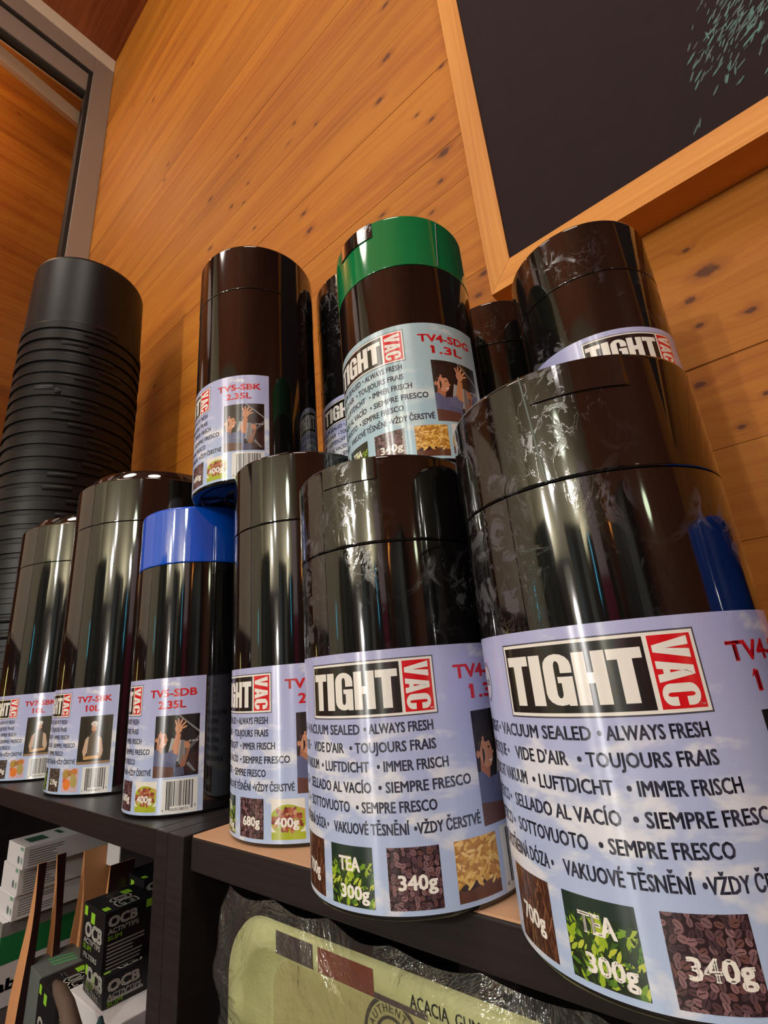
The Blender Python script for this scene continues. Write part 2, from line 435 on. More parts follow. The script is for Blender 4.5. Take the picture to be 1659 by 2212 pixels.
bt = pbox('batten', (XL - 0.45, -1.8, 3.662), (XL - 0.41, 1.2, 3.77), M['cream'])
tag(box('trim_2', (XL - 0.6, -1.8, 4.1), (XL - 0.05, 1.2, 4.14), M['ceil_wood']), None, None, kind='structure')
spot_point('porch_fill', (XL - 0.26, -0.35, 3.15), 16.0, (1.0, 0.84, 0.62), 0.06)  # added fill, brightens the boards beyond the pane
# pale roller blind on the lower glazing, out of frame, mirrored in the canisters
bl = empty('roller_blind', (XL + 0.03, -0.72, 0.0)); tag(bl, 'pale beige roller blind hanging on the glazing left of the shelves', 'blind')
box('cloth', (0, -0.68, 0.35), (0.004, 0.62, 1.25), M['cream'], bl); box('bottom_bar', (-0.004, -0.68, 0.33), (0.008, 0.62, 0.35), M['alu'], bl)

# ------------------------------------------------------------------ blackboard in an oak frame
YF = 0.534
bb = empty('blackboard', (-0.209, YW, 0.5875)); tag(bb, 'large black board in a light oak frame hung high on the wall', 'board')
def bbx(n, lo, hi, m, bev=0.0008):
    return box(n, (lo[0] + 0.209, lo[1] - YW, lo[2] - 0.5875), (hi[0] + 0.209, hi[1] - YW, hi[2] - 0.5875), m, bb, bev)
BX1 = 1.05; BZ1 = 1.75; fw_, fh_ = 0.0335, 0.0401
def frame_piece(n, quad, m):
    vs = [(x + 0.209, YF - YW, z - 0.5875) for x, z in quad] + [(x + 0.209, -0.0005, z - 0.5875) for x, z in quad]
    k = len(quad); fs = [tuple(range(k)), tuple(range(2 * k - 1, k - 1, -1))]
    for i in range(k):
        j = (i + 1) % k; fs.append((i, i + k, j + k, j))
    o = pyd(n, vs, fs, bb, [m]); return o
g = 0.00025
X0, Z0 = -0.209, 0.5875; xi, zi = X0 + fw_, Z0 + fh_
frame_piece('frame_rail', [(X0 + g, Z0), (BX1, Z0), (BX1 - fw_, zi), (xi + g, zi)], M['oak'])
frame_piece('frame_rail', [(xi, BZ1 - fh_), (BX1 - fw_, BZ1 - fh_), (BX1, BZ1), (X0, BZ1)], M['oak'])
frame_piece('frame_stile', [(X0, Z0 + g), (xi, zi + g), (xi, BZ1 - fh_), (X0, BZ1)], M['oakZ'])
frame_piece('frame_stile', [(BX1, Z0), (BX1, BZ1), (BX1 - fw_, BZ1 - fh_), (BX1 - fw_, zi)], M['oakZ'])
bbx('panel', (xi, YF + 0.003, zi), (BX1 - fw_, YF + 0.012, BZ1 - fh_), M['board'], 0)

# ------------------------------------------------------------------ flat print builder
class Print:
    def __init__(s): s.p = []; s.k = 0
    def poly(s, pts, col, layer, mat=1):
        s.p.append(([tuple(q) for q in pts], lin(col) if max(col) > 1 else col, layer, mat))
    def rect(s, u0, v0, u1, v1, col, layer, mat=1): s.poly([(u0, v0), (u1, v0), (u1, v1), (u0, v1)], col, layer, mat)
    def ell(s, cu, cv, a, b, rot, col, layer, n=10, clip=None):
        pts = []
        for i in range(n):
            t = 2 * PI * i / n; x = a * math.cos(t); y = b * math.sin(t)
            pts.append((cu + x * math.cos(rot) - y * math.sin(rot), cv + x * math.sin(rot) + y * math.cos(rot)))
        s.cpoly(pts, col, layer, clip)
    def cpoly(s, pts, col, layer, clip=None):
        if clip:
            u0, v0, u1, v1 = clip
            pts = clip_half(pts, 0, u0, 1); pts = clip_half(pts, 0, u1, -1); pts = clip_half(pts, 1, v0, 1); pts = clip_half(pts, 1, v1, -1)
        if len(pts) >= 3: s.poly(pts, col, layer)

def clip_half(pts, ax, val, sgn):
    out = []; n = len(pts)
    for i in range(n):
        a = pts[i]; b = pts[(i + 1) % n]
        da = (a[ax] - val) * sgn; db = (b[ax] - val) * sgn
        if da >= -1e-9: out.append(a)
        if (da > 1e-9 and db < -1e-9) or (da < -1e-9 and db > 1e-9):
            t = da / (da - db); out.append((a[0] + (b[0] - a[0]) * t, a[1] + (b[1] - a[1]) * t))
    return out

_tc = {}
def text_tris(txt, bold):
    key = (txt, 0)
    if key in _tc: return _tc[key]
    cu = bpy.data.curves.new('t', 'FONT'); cu.body = txt; cu.resolution_u = 2; cu.offset = 0; cu.fill_mode = 'FRONT'
    ob = bpy.data.objects.new('t', cu)
    me = bpy.data.meshes.new_from_object(ob)
    vs = [(v.co.x, v.co.y) for v in me.vertices]; fs = [tuple(p.vertices) for p in me.polygons]
    bpy.data.objects.remove(ob); bpy.data.meshes.remove(me); bpy.data.curves.remove(cu)
    xs = [v[0] for v in vs] or [0, 1]
    _tc[key] = (vs, fs, min(xs), max(xs)); return _tc[key]

def text(P, txt, u0, u1, v, h, col, layer, bold=0.018, rot=0, xf=None):
    """fit txt between u0..u1, baseline v, capital height h"""
    vs, fs, x0, x1 = text_tris(txt, bold)
    sx = (u1 - u0) / max(1e-6, x1 - x0); sy = h / 0.72
    q = [(u0 + (x - x0) * sx, v + y * sy) for x, y in vs]
    if xf: q = [xf(a) for a in q]
    sh = [(0, 0)]
    if bold:
        b2 = bold * 1.0 * h / 0.72
        sh = [(a * b2, c * b2) for a, c in ((-1, -.6), (1, -.6), (-1, .6), (1, .6), (0, 0))]
    if xf: sh = [(0, 0)]
    for dx, dy in sh:
        for f in fs: P.poly([(q[i][0] + dx, q[i][1] + dy) for i in f], col, layer)

WHITE = (236, 232, 226); BLK = (24, 22, 26); RED = (214, 22, 34); INK = (52, 54, 74)
def block_letters(P, ch, x0, x1, y0, y1, col, layer, xf=lambda q: q):
    W_ = x1 - x0; H_ = y1 - y0
    def add(pts): P.poly([xf((x0 + a * W_, y0 + b * H_)) for a, b in pts], col, layer)
    if ch == 'T':
        add([(0, .80), (1, .80), (1, 1), (0, 1)]); add([(.29, 0), (.71, 0), (.71, .80), (.29, .80)])
    elif ch == 'I': add([(0, 0), (1, 0), (1, 1), (0, 1)])
    elif ch == 'H':
        add([(0, 0), (.40, 0), (.40, 1), (0, 1)]); add([(.60, 0), (1, 0), (1, 1), (.60, 1)]); add([(.40, .40), (.60, .40), (.60, .60), (.40, .60)])
    elif ch in 'GC':
        import math as _m
        # outer / inner rounded slab
        def ring(a0, a1, cy, n=8):
            for i in range(n):
                t0 = a0 + (a1 - a0) * i / n; t1 = a0 + (a1 - a0) * (i + 1) / n
                ry = .24; iy = .10
                o = lambda t: (.5 + .5 * _m.cos(t), cy + ry * _m.sin(t)); ii = lambda t: (.5 + .10 * _m.cos(t), cy + iy * _m.sin(t))
                add([o(t0), o(t1), ii(t1), ii(t0)])
        ring(0, PI, .76); ring(PI, 2 * PI, .24)
        add([(0, .24), (.40, .24), (.40, .76), (0, .76)])
        add([(.60, .62), (1, .62), (1, .76), (.60, .76)])
        if ch == 'G':
            add([(.60, .24), (1, .24), (1, .55), (.60, .55)]); add([(.48, .43), (.60, .43), (.60, .55), (.48, .55)])
            add([(.74, 0.0), (1, 0.0), (1, .24), (.74, .24)])
        else: add([(.60, .24), (1, .24), (1, .38), (.60, .38)])
    elif ch == 'V':
        add([(0, 1), (.40, 1), (.50, .34), (.50, 0), (.34, 0)]); add([(1, 1), (.66, 0), (.50, 0), (.50, .34), (.60, 1)])
    elif ch == 'A':
        add([(0, 0), (.36, 0), (.52, .75), (.30, 1)]); add([(1, 0), (.70, 1), (.48, .75), (.64, 0)]); add([(.30, 1), (.52, .75), (.48, .75), (.70, 1)])
        add([(.30, .16), (.70, .16), (.66, .34), (.34, .34)])

def logo(P, o=0.0):
    P.rect(-76.6 + o, 87.4, 0.6 + o, 116.1, (70, 70, 84), .06); P.rect(-76 + o, 88, 0 + o, 115.5, WHITE, .12)
    P.rect(-75 + o, 89.2, -17.8 + o, 114.3, BLK, .18); P.rect(-16.2 + o, 89.2, -1.2 + o, 114.3, RED, .18)
    for ch, a, b in (('T', -74, -62.8), ('I', -62, -56.6), ('G', -55.6, -44.0), ('H', -43.2, -31.4), ('T', -30.8, -19)):
        block_letters(P, ch, a + o, b + o, 91.8, 110.8, WHITE, .26)
    # VAC reading downwards: letter x runs down, letter up points right
    xf = lambda q: (-15.2 + o + q[1] * 12.6, 113.4 - q[0])
    for ch, a, b in (('V', 0, 7.6), ('A', 8.0, 15.4), ('C', 15.9, 23.2)):
        block_letters(P, ch, a, b, 0.0, 1.0, WHITE, .26, xf)
    text(P, 'TM', -3.4 + o, -1.8 + o, 89.9, 0.8, WHITE, .26)

LINES = [(80.0, 'HERMÉTIQUE · AIRTIGHT', -132, -92, ' • VACUUM SEALED', -91, -41.5, '• ALWAYS FRESH', -39, -3),
         (71.3, 'HERMÉTIQUE • ', -112, -84, 'VIDE D\'AIR', -78.5, -52, '• TOUJOURS FRAIS', -48, -2.5),
         (62.5, 'LUFTDICHT VAKUUM', -112, -73.5, '• LUFTDICHT', -70, -37.5, '• IMMER FRISCH', -33, 3),
         (53.2, 'HERMÉTICO •', -114, -88, 'SELLADO AL VACÍO', -84.5, -37, '• SIEMPRE FRESCO', -33, 14.5),
         (44.5, 'ERMETICO •', -112, -88, 'SOTTOVUOTO', -84.5, -50, '• SEMPRE FRESCO', -46, -5),
         (35.2, 'SKLADOVACÍ POTŘEBNÁ DÓZA •', -124, -66, 'VAKUOVÉ TĚSNĚNÍ', -61.3, -19.5, '•VŽDY ČERSTVÉ', -17, 17.5)]

def picture_beans(P, u0, v0, u1, v1, seed, cols, bg, sz=2.6, line=True):
    r = random.Random(seed); P.rect(u0, v0, u1, v1, bg, .10); c = (u0, v0, u1, v1); k = 0
    y = v0
    while y < v1 + sz:
        x = u0 + r.uniform(-1, 0)
        while x < u1 + sz:
            rot = r.uniform(0, PI); cu = x + r.uniform(-.5, .5); cv = y + r.uniform(-.5, .5); a = sz * r.uniform(.5, .66); b = a * r.uniform(.6, .8)
            col = r.choice(cols); lay = .14 + (k % 40) * .003; k += 1
            P.ell(cu, cv, a, b, rot, col, lay, 10, c)
            if line: P.ell(cu, cv, a * .85, b * .12, rot, tuple(int(x_ * .35) for x_ in col), lay + .0015, 6, c)
            x += sz * 1.02
        y += sz * .86
def weight(P, t, u0, u1, v, h, col=(245, 240, 232)): text(P, t, u0, u1, v, h, col, .34, .035)
def picture_tea(P, u0, v0, u1, v1):
    r = random.Random(3); c = (u0, v0, u1, v1)
    P.rect(u0, v0, u1, v1, (38, 62, 30), .10); P.rect(u0, v1 - 8, u1, v1, (30, 52, 44), .105)
    P.rect(u0, v0, u1, v0 + 9, (30, 44, 24), .105)
    for i in range(150):
        y = v0 + (r.random() ** .8) * (v1 - v0 - 6); x = r.uniform(u0, u1); rot = r.uniform(.3, 2.8)
        col = r.choice([(150, 180, 40), (120, 160, 44), (190, 200, 70), (84, 126, 40), (60, 96, 34), (170, 190, 60), (44, 70, 30), (30, 50, 26)])
        a = r.uniform(1.2, 3.2); b = a * .34
        pts = [(-a, 0), (-a * .4, b), (a * .4, b * .8), (a, 0), (a * .4, -b * .8), (-a * .4, -b)]
        P.cpoly([(x + p[0] * math.cos(rot) - p[1] * math.sin(rot), y + p[0] * math.sin(rot) + p[1] * math.cos(rot)) for p in pts], col, .11 + i * .0013, c)
def picture_tobacco(P, u0, v0, u1, v1):
    r = random.Random(5); c = (u0, v0, u1, v1); P.rect(u0, v0, u1, v1, (74, 44, 34), .10)
    for i in range(170):
        x = r.uniform(u0, u1); y = r.uniform(v0, v1); rot = PI / 2 + r.uniform(-.5, .5); a = r.uniform(2, 5)
        col = r.choice([(120, 76, 52), (92, 54, 40), (140, 96, 66), (64, 36, 30), (104, 66, 46)])
        P.ell(x, y, a, .35, rot, col, .11 + i * .0012, 6, c)
def picture_pasta(P, u0, v0, u1, v1):
    r = random.Random(8); c = (u0, v0, u1, v1); P.rect(u0, v0, u1, v1, (186, 128, 52), .10); P.rect(u0, v0, u1, v0 + 7, (96, 58, 42), .104)
    P.ell(u0 + 10, v0 + 7, 9, 2, .2, (52, 28, 24), .108, 12, c)
    for i in range(130):
        x = r.uniform(u0, u1); y = v0 + 6 + (v1 - v0 - 5) * r.random(); rot = r.uniform(-1.2, 1.2); a = r.uniform(1.6, 3.4)
        col = r.choice([(226, 176, 86), (240, 200, 120), (206, 150, 62), (232, 186, 98), (176, 118, 44)])
        P.ell(x, y, a, .8, rot, col, .112 + i * .0012, 8, c)
def picture_nuts(P, u0, v0, u1, v1):
    r = random.Random(9); c = (u0, v0, u1, v1); P.rect(u0, v0, u1, v1, (232, 228, 218), .10)
    cu = (u0 + u1) / 2
    P.ell(cu, v0 + 12, 13.5, 9.5, 0, (168, 180, 40), .103, 20, c); P.rect(u0, v0, u1, v0 + 4.6, (168, 180, 40), .104)
    P.ell(cu + 4, v0 + 15, 11, 5, 0, (206, 160, 96), .106, 18, c)
    for i in range(64):
        t = r.uniform(0, 2 * PI); q = math.sqrt(r.random()); x = cu + 11.4 * q * math.cos(t); y = v0 + 12.2 + 7.2 * q * math.sin(t)
        col = r.choice([(134, 44, 40), (96, 26, 34), (186, 112, 74), (206, 150, 108), (164, 84, 58), (150, 60, 48)])
        P.ell(x, y, r.uniform(1.3, 2.3), r.uniform(1.0, 1.6), t, col, .11 + i * .002, 9, c)
def picture_fruit(P, u0, v0, u1, v1):
    c = (u0, v0, u1, v1); P.rect(u0, v0, u1, v1, (206, 176, 190), .10)
    for cu, cv, a, b, col in ((6, 19, 6.5, 5, (176, 140, 62)), (8, 8, 6, 6, (228, 122, 42)), (18, 12, 5, 8, (176, 158, 92)), (12, 20, 4, 3, (150, 100, 50)), (18, 21, 5, 4, (196, 120, 60)), (4, 12, 3, 3, (206, 90, 60))):
        P.ell(u0 + cu, v0 + cv, a, b, .2, col, .11 + cu * .001, 14, c)
def barcode(P, u0, v0, u1, v1):
    P.rect(u0, v0, u1, v1, (226, 226, 224), .10)
    r = random.Random(12); x = u0 + 4.5; k = 0
    while x < u1 - 4.5:
        w_ = r.choice([.35, .35, .7, 1.05]); lo = v0 + (3.2 if (x - u0 < 7.6 or u1 - x < 7.6) else 6.0)
        P.rect(x, lo, min(x + w_, u1 - 4.2), v1 - 1.6, (50, 50, 56), .14); x += w_ + r.choice([.35, .5, .8])
    text(P, '6', u0 + 1.2, u0 + 2.6, v0 + 2.2, 2.2, (60, 60, 66), .14, .005)
    text(P, '10030 08073', u0 + 8, u1 - 8, v0 + 2.2, 2.4, (60, 60, 66), .14, .005)
    text(P, '0', u1 - 2.8, u1 - 1.4, v0 + 4.2, 2.2, (60, 60, 66), .14, .005)
def photo_woman(P, u0, v0):
    c = (u0, v0, u0 + 42, v0 + 53)
    def pl(pts, col, l): P.cpoly([(u0 + a, v0 + b) for a, b in pts], col, l, c)
    def el(a, b, ra, rb, rot, col, l, n=16): P.ell(u0 + a, v0 + b, ra, rb, rot, col, l, n, c)
    pl([(0, 0), (42, 0), (42, 53), (0, 53)], (30, 24, 28), .10)
    pl([(13, 14), (29, 12), (29, 30), (17, 33)], (172, 176, 178), .106)
    pl([(24, 10), (30, 10), (30, 30), (26, 31)], (120, 118, 120), .109)
    pl([(24, 53), (42, 38), (42, 36), (22, 53)], (132, 134, 130), .109)
    pl([(22, 50), (42, 33), (42, 53)], (14, 14, 16), .107)
    pl([(28, 20), (42, 34), (42, 30), (30, 18)], (92, 88, 90), .109)
    pl([(30, 4), (42, 2), (42, 22), (34, 18)], (52, 30, 32), .108)
    pl([(31, 10), (38, 3), (40, 3), (33, 12)], (120, 124, 124), .111)
    # far arm
    pl([(25, 5), (30, 8), (34, 22), (32, 24), (28, 18)], (150, 96, 70), .112)
    el(31.5, 26, 2.6, 3.6, .3, (188, 128, 96), .114); pl([(18, 0), (30, 1), (29, 8), (20, 7)], (74, 80, 108), .115)
    # hair, neck, face
    el(6, 40, 8.6, 9.0, 0, (38, 32, 34), .116); el(2, 35, 5, 10, 0, (38, 32, 34), .117)
    pl([(2, 21), (8, 19), (10, 28), (3, 32)], (178, 116, 86), .119)
    el(7.6, 32.5, 5.2, 7.6, .18, (208, 146, 112), .122); pl([(12.2, 33.5), (14.2, 31.5), (12.2, 30.6)], (208, 146, 112), .122)
    pl([(0, 41), (5, 40.5), (12, 41.5), (13, 38.5), (9, 37), (5, 38), (3, 33), (0, 32)], (38, 32, 34), .128)
    el(10.2, 34.4, 1.1, .5, 0, (54, 34, 30), .131, 8); pl([(9.0, 28.2), (12.2, 29.0), (11, 27.4)], (240, 236, 230), .131); el(1.6, 32, 1.2, 1.9, 0, (196, 132, 100), .131, 8)
    # shirt and near arm
    pl([(0, 8), (22, 4), (22, 16), (12, 21), (8, 20), (3, 24), (0, 24)], (92, 98, 134), .134)
    pl([(10, 14), (22, 11), (24, 19), (18, 23), (12, 20)], (104, 110, 146), .137)
    pl([(17, 21), (23.5, 18), (25.5, 36), (21.5, 38)], (206, 142, 104), .140)
    el(23.4, 41, 3.4, 4.2, 0, (212, 150, 112), .143)
    for dx, dy, r_ in ((-2.6, 6.5, 1.9), (-.4, 8, 1.6), (2.2, 7.4, 1.1), (4.6, 5.2, .8), (5.0, 2.2, .35)):
        el(23.4 + dx, 41 + dy - 1.5, 3.0, .85, r_, (218, 156, 118), .146, 10)
    pl([(0, 0), (20, 0), (20, 8), (0, 10)], (96, 62, 54), .149)
    text(P, '°°°', u0 + 33, u0 + 41, v0 + 26, 4, (200, 200, 200), .15, .02)
def photo_baker(P, u0, v0):
    c = (u0, v0, u0 + 42, v0 + 53)
    def pl(pts, col, l): P.cpoly([(u0 + a, v0 + b) for a, b in pts], col, l, c)
    def el(a, b, ra, rb, rot, col, l, n=16): P.ell(u0 + a, v0 + b, ra, rb, rot, col, l, n, c)
    pl([(0, 0), (42, 0), (42, 53), (0, 53)], (44, 38, 32), .10); pl([(0, 0), (42, 0), (42, 3), (0, 3)], (150, 120, 92), .15)
    el(20, 44, 4.2, 3.2, 0, (214, 208, 196), .124); el(20, 39, 3.2, 4.6, 0, (204, 150, 120), .12); el(20, 36, 2.2, .7, 0, (150, 70, 60), .128)
    pl([(12, 30), (28, 30), (30, 12), (10, 12)], (196, 190, 180), .110); pl([(14, 30), (17, 34), (23, 34), (26, 30), (27, 6), (13, 6)], (92, 78, 62), .114)
    pl([(10, 28), (13, 29), (12, 10), (9, 8), (7, 14)], (206, 170, 144), .118); pl([(30, 28), (27, 29), (28, 10), (32, 8), (33, 14)], (206, 170, 144), .118)
    pl([(9, 5), (31, 6), (31, 9.5), (9, 8.5)], (206, 160, 108), .132)

def make_label(name, kind, code, vol, r, paper_mat):
    P = Print()
    L0 = -150.0 if kind == 4 else -140.0
    if kind == 7: L0 = -170.0
    P.rect(L0, 2.9, 66.5, 120.8, (200, 200, 200), 0.0, 0)
    logo(P)
    cw = (len(code)) * 5.9
    text(P, code, 12, 12 + (46 if kind != 4 else 47), 103.2, 7.0, RED, .12, .040)
    text(P, vol, 22 if kind != 7 else 26, (48.5 if kind != 7 else 44), 92.6, 7.0, RED, .12, .040)
    fu = 22.0 if kind == 4 else (26.0 if kind == 7 else None)
    if fu: P.poly([(fu - 1.9, 97.2), (fu + .6, 98.2), (fu + .6, 99.9), (fu - .3, 99.9)], RED, .12)
    for ln in LINES:
        v = ln[0]
        for j in range(1, len(ln), 3): text(P, ln[j], ln[j + 1], ln[j + 2], v, 4.9, INK, .12, .024)
    if kind == 7: photo_baker(P, 19.6, 34)
    else: photo_woman(P, 19.6, 33.2)
    BC = [(122, 92, 98), (98, 70, 76), (140, 104, 108), (84, 58, 62), (110, 74, 72), (70, 50, 58)]
    if kind == 4:
        picture_tobacco(P, -96, 5, -71, 30); weight(P, '700g', -91, -76, 12.5, 6)
        picture_tea(P, -64.4, 5, -38.7, 30); weight(P, 'TEA', -58.5, -46, 19.5, 6); weight(P, '300g', -58, -41.5, 8.2, 5.6)
        picture_beans(P, -31.3, 5, -6.2, 30, 4, BC, (44, 28, 34)); weight(P, '340g', -26.5, -8.5, 13, 6)
        picture_pasta(P, 1.2, 5, 26, 30)
    elif kind == 5:
        picture_tobacco(P, -97, 5, -72, 30); weight(P, '1.5kg', -93, -77, 12.5, 6)
        picture_tea(P, -66.4, 5, -41, 30); weight(P, 'TEA', -60, -48, 19.5, 6); weight(P, '500g', -60, -43, 8.2, 5.6)
        picture_beans(P, -32.2, 5.4, -7.0, 30.4, 4, BC, (44, 28, 34)); weight(P, '680g', -28, -10.5, 13, 6)
        picture_nuts(P, -.4, 5.4, 24.6, 30.4); weight(P, '400g', 2.5, 20, 13, 6)
    else:
        picture_tobacco(P, -97, 5, -72, 30); picture_tea(P, -66.4, 5, -41, 30)
        picture_beans(P, -32.2, 5.4, -7.0, 30.4, 4, [(90, 80, 76), (70, 60, 56), (110, 98, 90)], (40, 34, 34)); weight(P, '2.9kg', -27, -10, 13, 6)
        picture_fruit(P, -.4, 5.4, 24.6, 30.4)
    barcode(P, 29.5, 3.2, 61.8, 31.2)
    # small grey seal near the left edge
    P.ell(-101, 101, 7, 9, 0, (120, 122, 134), .10, 20); P.ell(-101, 101, 5.6, 7.4, 0, (196, 198, 208), .14, 20); text(P, 'pack', -105.5, -96.5, 99.5, 4, (90, 92, 100), .18, .02)
    # bend onto the canister
    vs = []; fs = []; cols = []; uvs = []; mi = []
    step = 3.0
    for pts, col, layer, mat in P.p:
        us = [p[0] for p in pts]; a0 = math.floor(min(us) / step + 1e-6); a1 = math.ceil(max(us) / step - 1e-6)
        for k in range(a0, max(a1, a0 + 1)):
            q = pts
            if a1 - a0 > 1: q = clip_half(clip_half(pts, 0, k * step, 1), 0, (k + 1) * step, -1)
            if len(q) < 3: continue
            A = 0
            for i in range(len(q)):
                x0, y0 = q[i]; x1, y1 = q[(i + 1) % len(q)]; A += x0 * y1 - x1 * y0
            if abs(A) < 1e-5: continue
            if A < 0: q = q[::-1]
            st = len(vs); rr = r + 0.00018 + layer * 0.00055
            for (u, v) in q:
                th = u * 0.001 / r
                vs.append((rr * math.sin(th), -rr * math.cos(th), v * 0.001)); uvs.append((u * .01, v * .01))
            fs.append(tuple(range(st, st + len(q)))); cols.append(col); mi.append(mat)
    me = bpy.data.meshes.new(name); me.from_pydata(vs, [], fs); me.update()
    ca = me.color_attributes.new('Col', 'FLOAT_COLOR', 'CORNER'); uvl = me.uv_layers.new(name='UV')
    cdat = np.empty((len(me.loops), 4), np.float32); udat = np.empty((len(me.loops), 2), np.float32); nrm = []
    li = 0
    for f, col in zip(fs, cols):
        for vi in f: cdat[li] = col; udat[li] = uvs[vi]; li += 1
    ca.data.foreach_set('color', cdat.ravel()); uvl.data.foreach_set('uv', udat.ravel())
    me.polygons.foreach_set('material_index', mi)
    me.polygons.foreach_set('use_smooth', [True] * len(fs))
    me.materials.append(paper_mat); me.materials.append(M['print'])
    va = np.array(vs); n = va.copy(); n[:, 2] = 0; n /= np.linalg.norm(n, axis=1)[:, None]
    me.normals_split_custom_set_from_vertices(n.tolist())
    return me

# ------------------------------------------------------------------ canisters
R4, H4, S4 = 0.0613, 0.2339, 0.1796
R5, H5, S5 = 0.0692, 0.2982, 0.2354
R7, H7, S7 = 0.1180, 0.3980, 0.3335
R8, H8, S8 = 0.1267, 0.3942, 0.3266
LAB = {
    '4': make_label('label_small', 4, 'TV4-SBK', '1.3L', R4, M['paper']),
    '4g': make_label('label_small_green', 4, 'TV4-SDG', '1.3L', R4, M['paper_cool']),
    '5': make_label('label_medium', 5, 'TV5-SBK', '2.35L', R5, M['paper']),
    '5b': make_label('label_medium_blue', 5, 'TV5-SDB', '2.35L', R5, M['paper']),
    '7': make_label('label_large', 7, 'TV7-SBK', '10L', R7, M['paper']),
    '8': make_label('label_large_wide', 7, 'TV7-SBK', '10L', R8, M['paper']),
}
def body_mesh(r, seam):
    b = 0.0025
    prof = [(0, 0.006), (r * .50, 0.006), None, (r * .50, 0.006), (r * .52, 0.002), (r * .56, 0.002), None, (r * .56, 0.002), (r * .58, 0.004), (r * .86, 0.004), None, (r * .86, 0.004), (r * .88, 0.0), (r - b, 0.0), (r - b * .35, b * .35), (r, b), (r, b + .0006), None,
            (r, b + .0006), (r, seam - 0.0006), None, (r, seam - 0.0006), (r - 0.0005, seam - .0003), (r - 0.0008, seam)]
    return lathe(prof, 128)
def lid_mesh(r, seam, H, step=0.0):
    R = r + 0.0003; b = 0.0022
    prof = [(r - 0.0008, seam + .0002), (R - .0003, seam + .0001), None, (R - .0003, seam + .0001), (R, seam + 0.0004), (R, seam + 0.0014), None, (R, seam + 0.0014), (R, H - b - .0006), None, (R, H - b - .0006), (R, H - b), (R - b * .3, H - b * .3), (R - b, H), None]
    if step:
        prof += [(R - b, H), (R * .90, H + .001), None, (R * .90, H + .001), (R * .88, H + step), (R * .86, H + step + .002), (R * .80, H + step + .002), None, (R * .80, H + step + .002), (R * .78, H + step - .003), (0, H + step - .003)]
    else:
        prof += [(R - b, H), (R - 2.4 * b, H), None, (R - 2.4 * b, H), (R - 2.9 * b, H - 0.0015), (0, H - 0.0015)]
    return lathe(prof, 128)
def patch(r, t0, t1, z0, z1, out, n=24):
    vs = []; fs = []
    for i in range(n + 1):
        t = t0 + (t1 - t0) * i / n; e = 0.0004 if i in (0, n) else 0
        for (rr, zz) in ((r - .0005, z0), (r + out - e, z0 + .0004), (r + out - e, z1 - .0004), (r - .0005, z1)):
            vs.append((rr * math.sin(t), -rr * math.cos(t), zz))
    for i in range(n):
        a = i * 4; b_ = a + 4
        for k in range(3): fs.append((a + k, b_ + k, b_ + k + 1, a + k + 1))
    return vs, fs
_mc = {}
def canister(name, dims, loc, label_key, logo_u, body_m, lid_m, text_label, cat='canister', group=None, tab=None, seam_line=None, step=0.0, dot=False):
    r, H, s = dims
    t = empty(name, loc); tag(t, text_label, cat, group)
    kb = ('b', r, s, body_m.name)
    if kb not in _mc:
        vs, fs = body_mesh(r, s); me = bpy.data.meshes.new('body'); me.from_pydata(vs, [], fs); me.update(); me.materials.append(body_m)
        me.polygons.foreach_set('use_smooth', [True] * len(me.polygons)); _mc[kb] = me
    o = bpy.data.objects.new('body', _mc[kb]); C.objects.link(o); o.parent = t
    kl = ('l', r, s, H, lid_m.name)
    if kl not in _mc:
        vs, fs = lid_mesh(r, s, H, step); me = bpy.data.meshes.new('lid'); me.from_pydata(vs, [], fs); me.update(); me.materials.append(lid_m)
        me.polygons.foreach_set('use_smooth', [True] * len(me.polygons)); _mc[kl] = me
    o = bpy.data.objects.new('lid', _mc[kl]); C.objects.link(o); o.parent = t
    if lid_m in (M['blue'], M['green']): o['label'] = ('blue lid' if lid_m is M['blue'] else 'green lid')
    # film seams make every can's turned material differ: turn the meshes
    if label_key:
        o = bpy.data.objects.new('paper_label', LAB[label_key]); C.objects.link(o); o.parent = t
        o.rotation_euler = (0, 0, logo_u / r)
    if tab:
        vs, fs = patch(r + .0003, tab[0], tab[1], tab[2], H - 0.0012, 0.0009)
        tb = pyd('vent_tab', vs, fs, t, [M['tab']], False)
        if dot:
            vs, fs = lathe([(0, 0), (.0011, 0), (.0011, .0012), (0, .0012)], 12)
            th = tab[1] - .07; M_ = Matrix.Translation((r * math.sin(th), -r * math.cos(th), tab[2] + .0045)) @ Matrix.Rotation(th, 4, 'Z') @ Matrix.Rotation(PI / 2, 4, 'X')
            vs = [tuple(M_ @ Vector(v)) for v in [(x, y, z + .0004) for x, y, z in vs]]
            pyd('pin_hole', vs, fs, tb, [M['rubber']])
    if seam_line:
        (a0, z0), (a1, z1) = seam_line
        vs = []; fs = []
        for i in range(9):
            f = i / 8; th = a0 + (a1 - a0) * f; z = z0 + (z1 - z0) * f; rr = r + .0003
            for dt, e in ((-.00045, .0), (0, .0006), (.00045, .0)):
                vs.append(((rr + e) * math.sin(th + dt / r), -(rr + e) * math.cos(th + dt / r), z))
        for i in range(8):
            for k in range(2): fs.append((i * 3 + k, i * 3 + k + 1, i * 3 + 4 + k, i * 3 + 3 + k))
        pyd('wrap_seam', vs, fs, t, [M['wrap']], True)
    return t
d4 = (R4, H4, S4); d5 = (R5, H5, S5); d7 = (R7, H7, S7); d8 = (R8, H8, S8)
G1 = 'canisters in the front row on the shelves'; G2 = 'canisters stacked on top of the front row'; G3 = 'canisters standing at the back'
canister('storage_canister', d4, (-0.0730, 0.2556, 0), '4', 0.0448, M['black_smear'], M['black_smear'], 'largest-looking black canister at the right front, smeared lid, overhanging the tan shelf edge', group=G1, tab=(.08, .76, .2168), seam_line=((.035, .2330), (.088, .1800)))
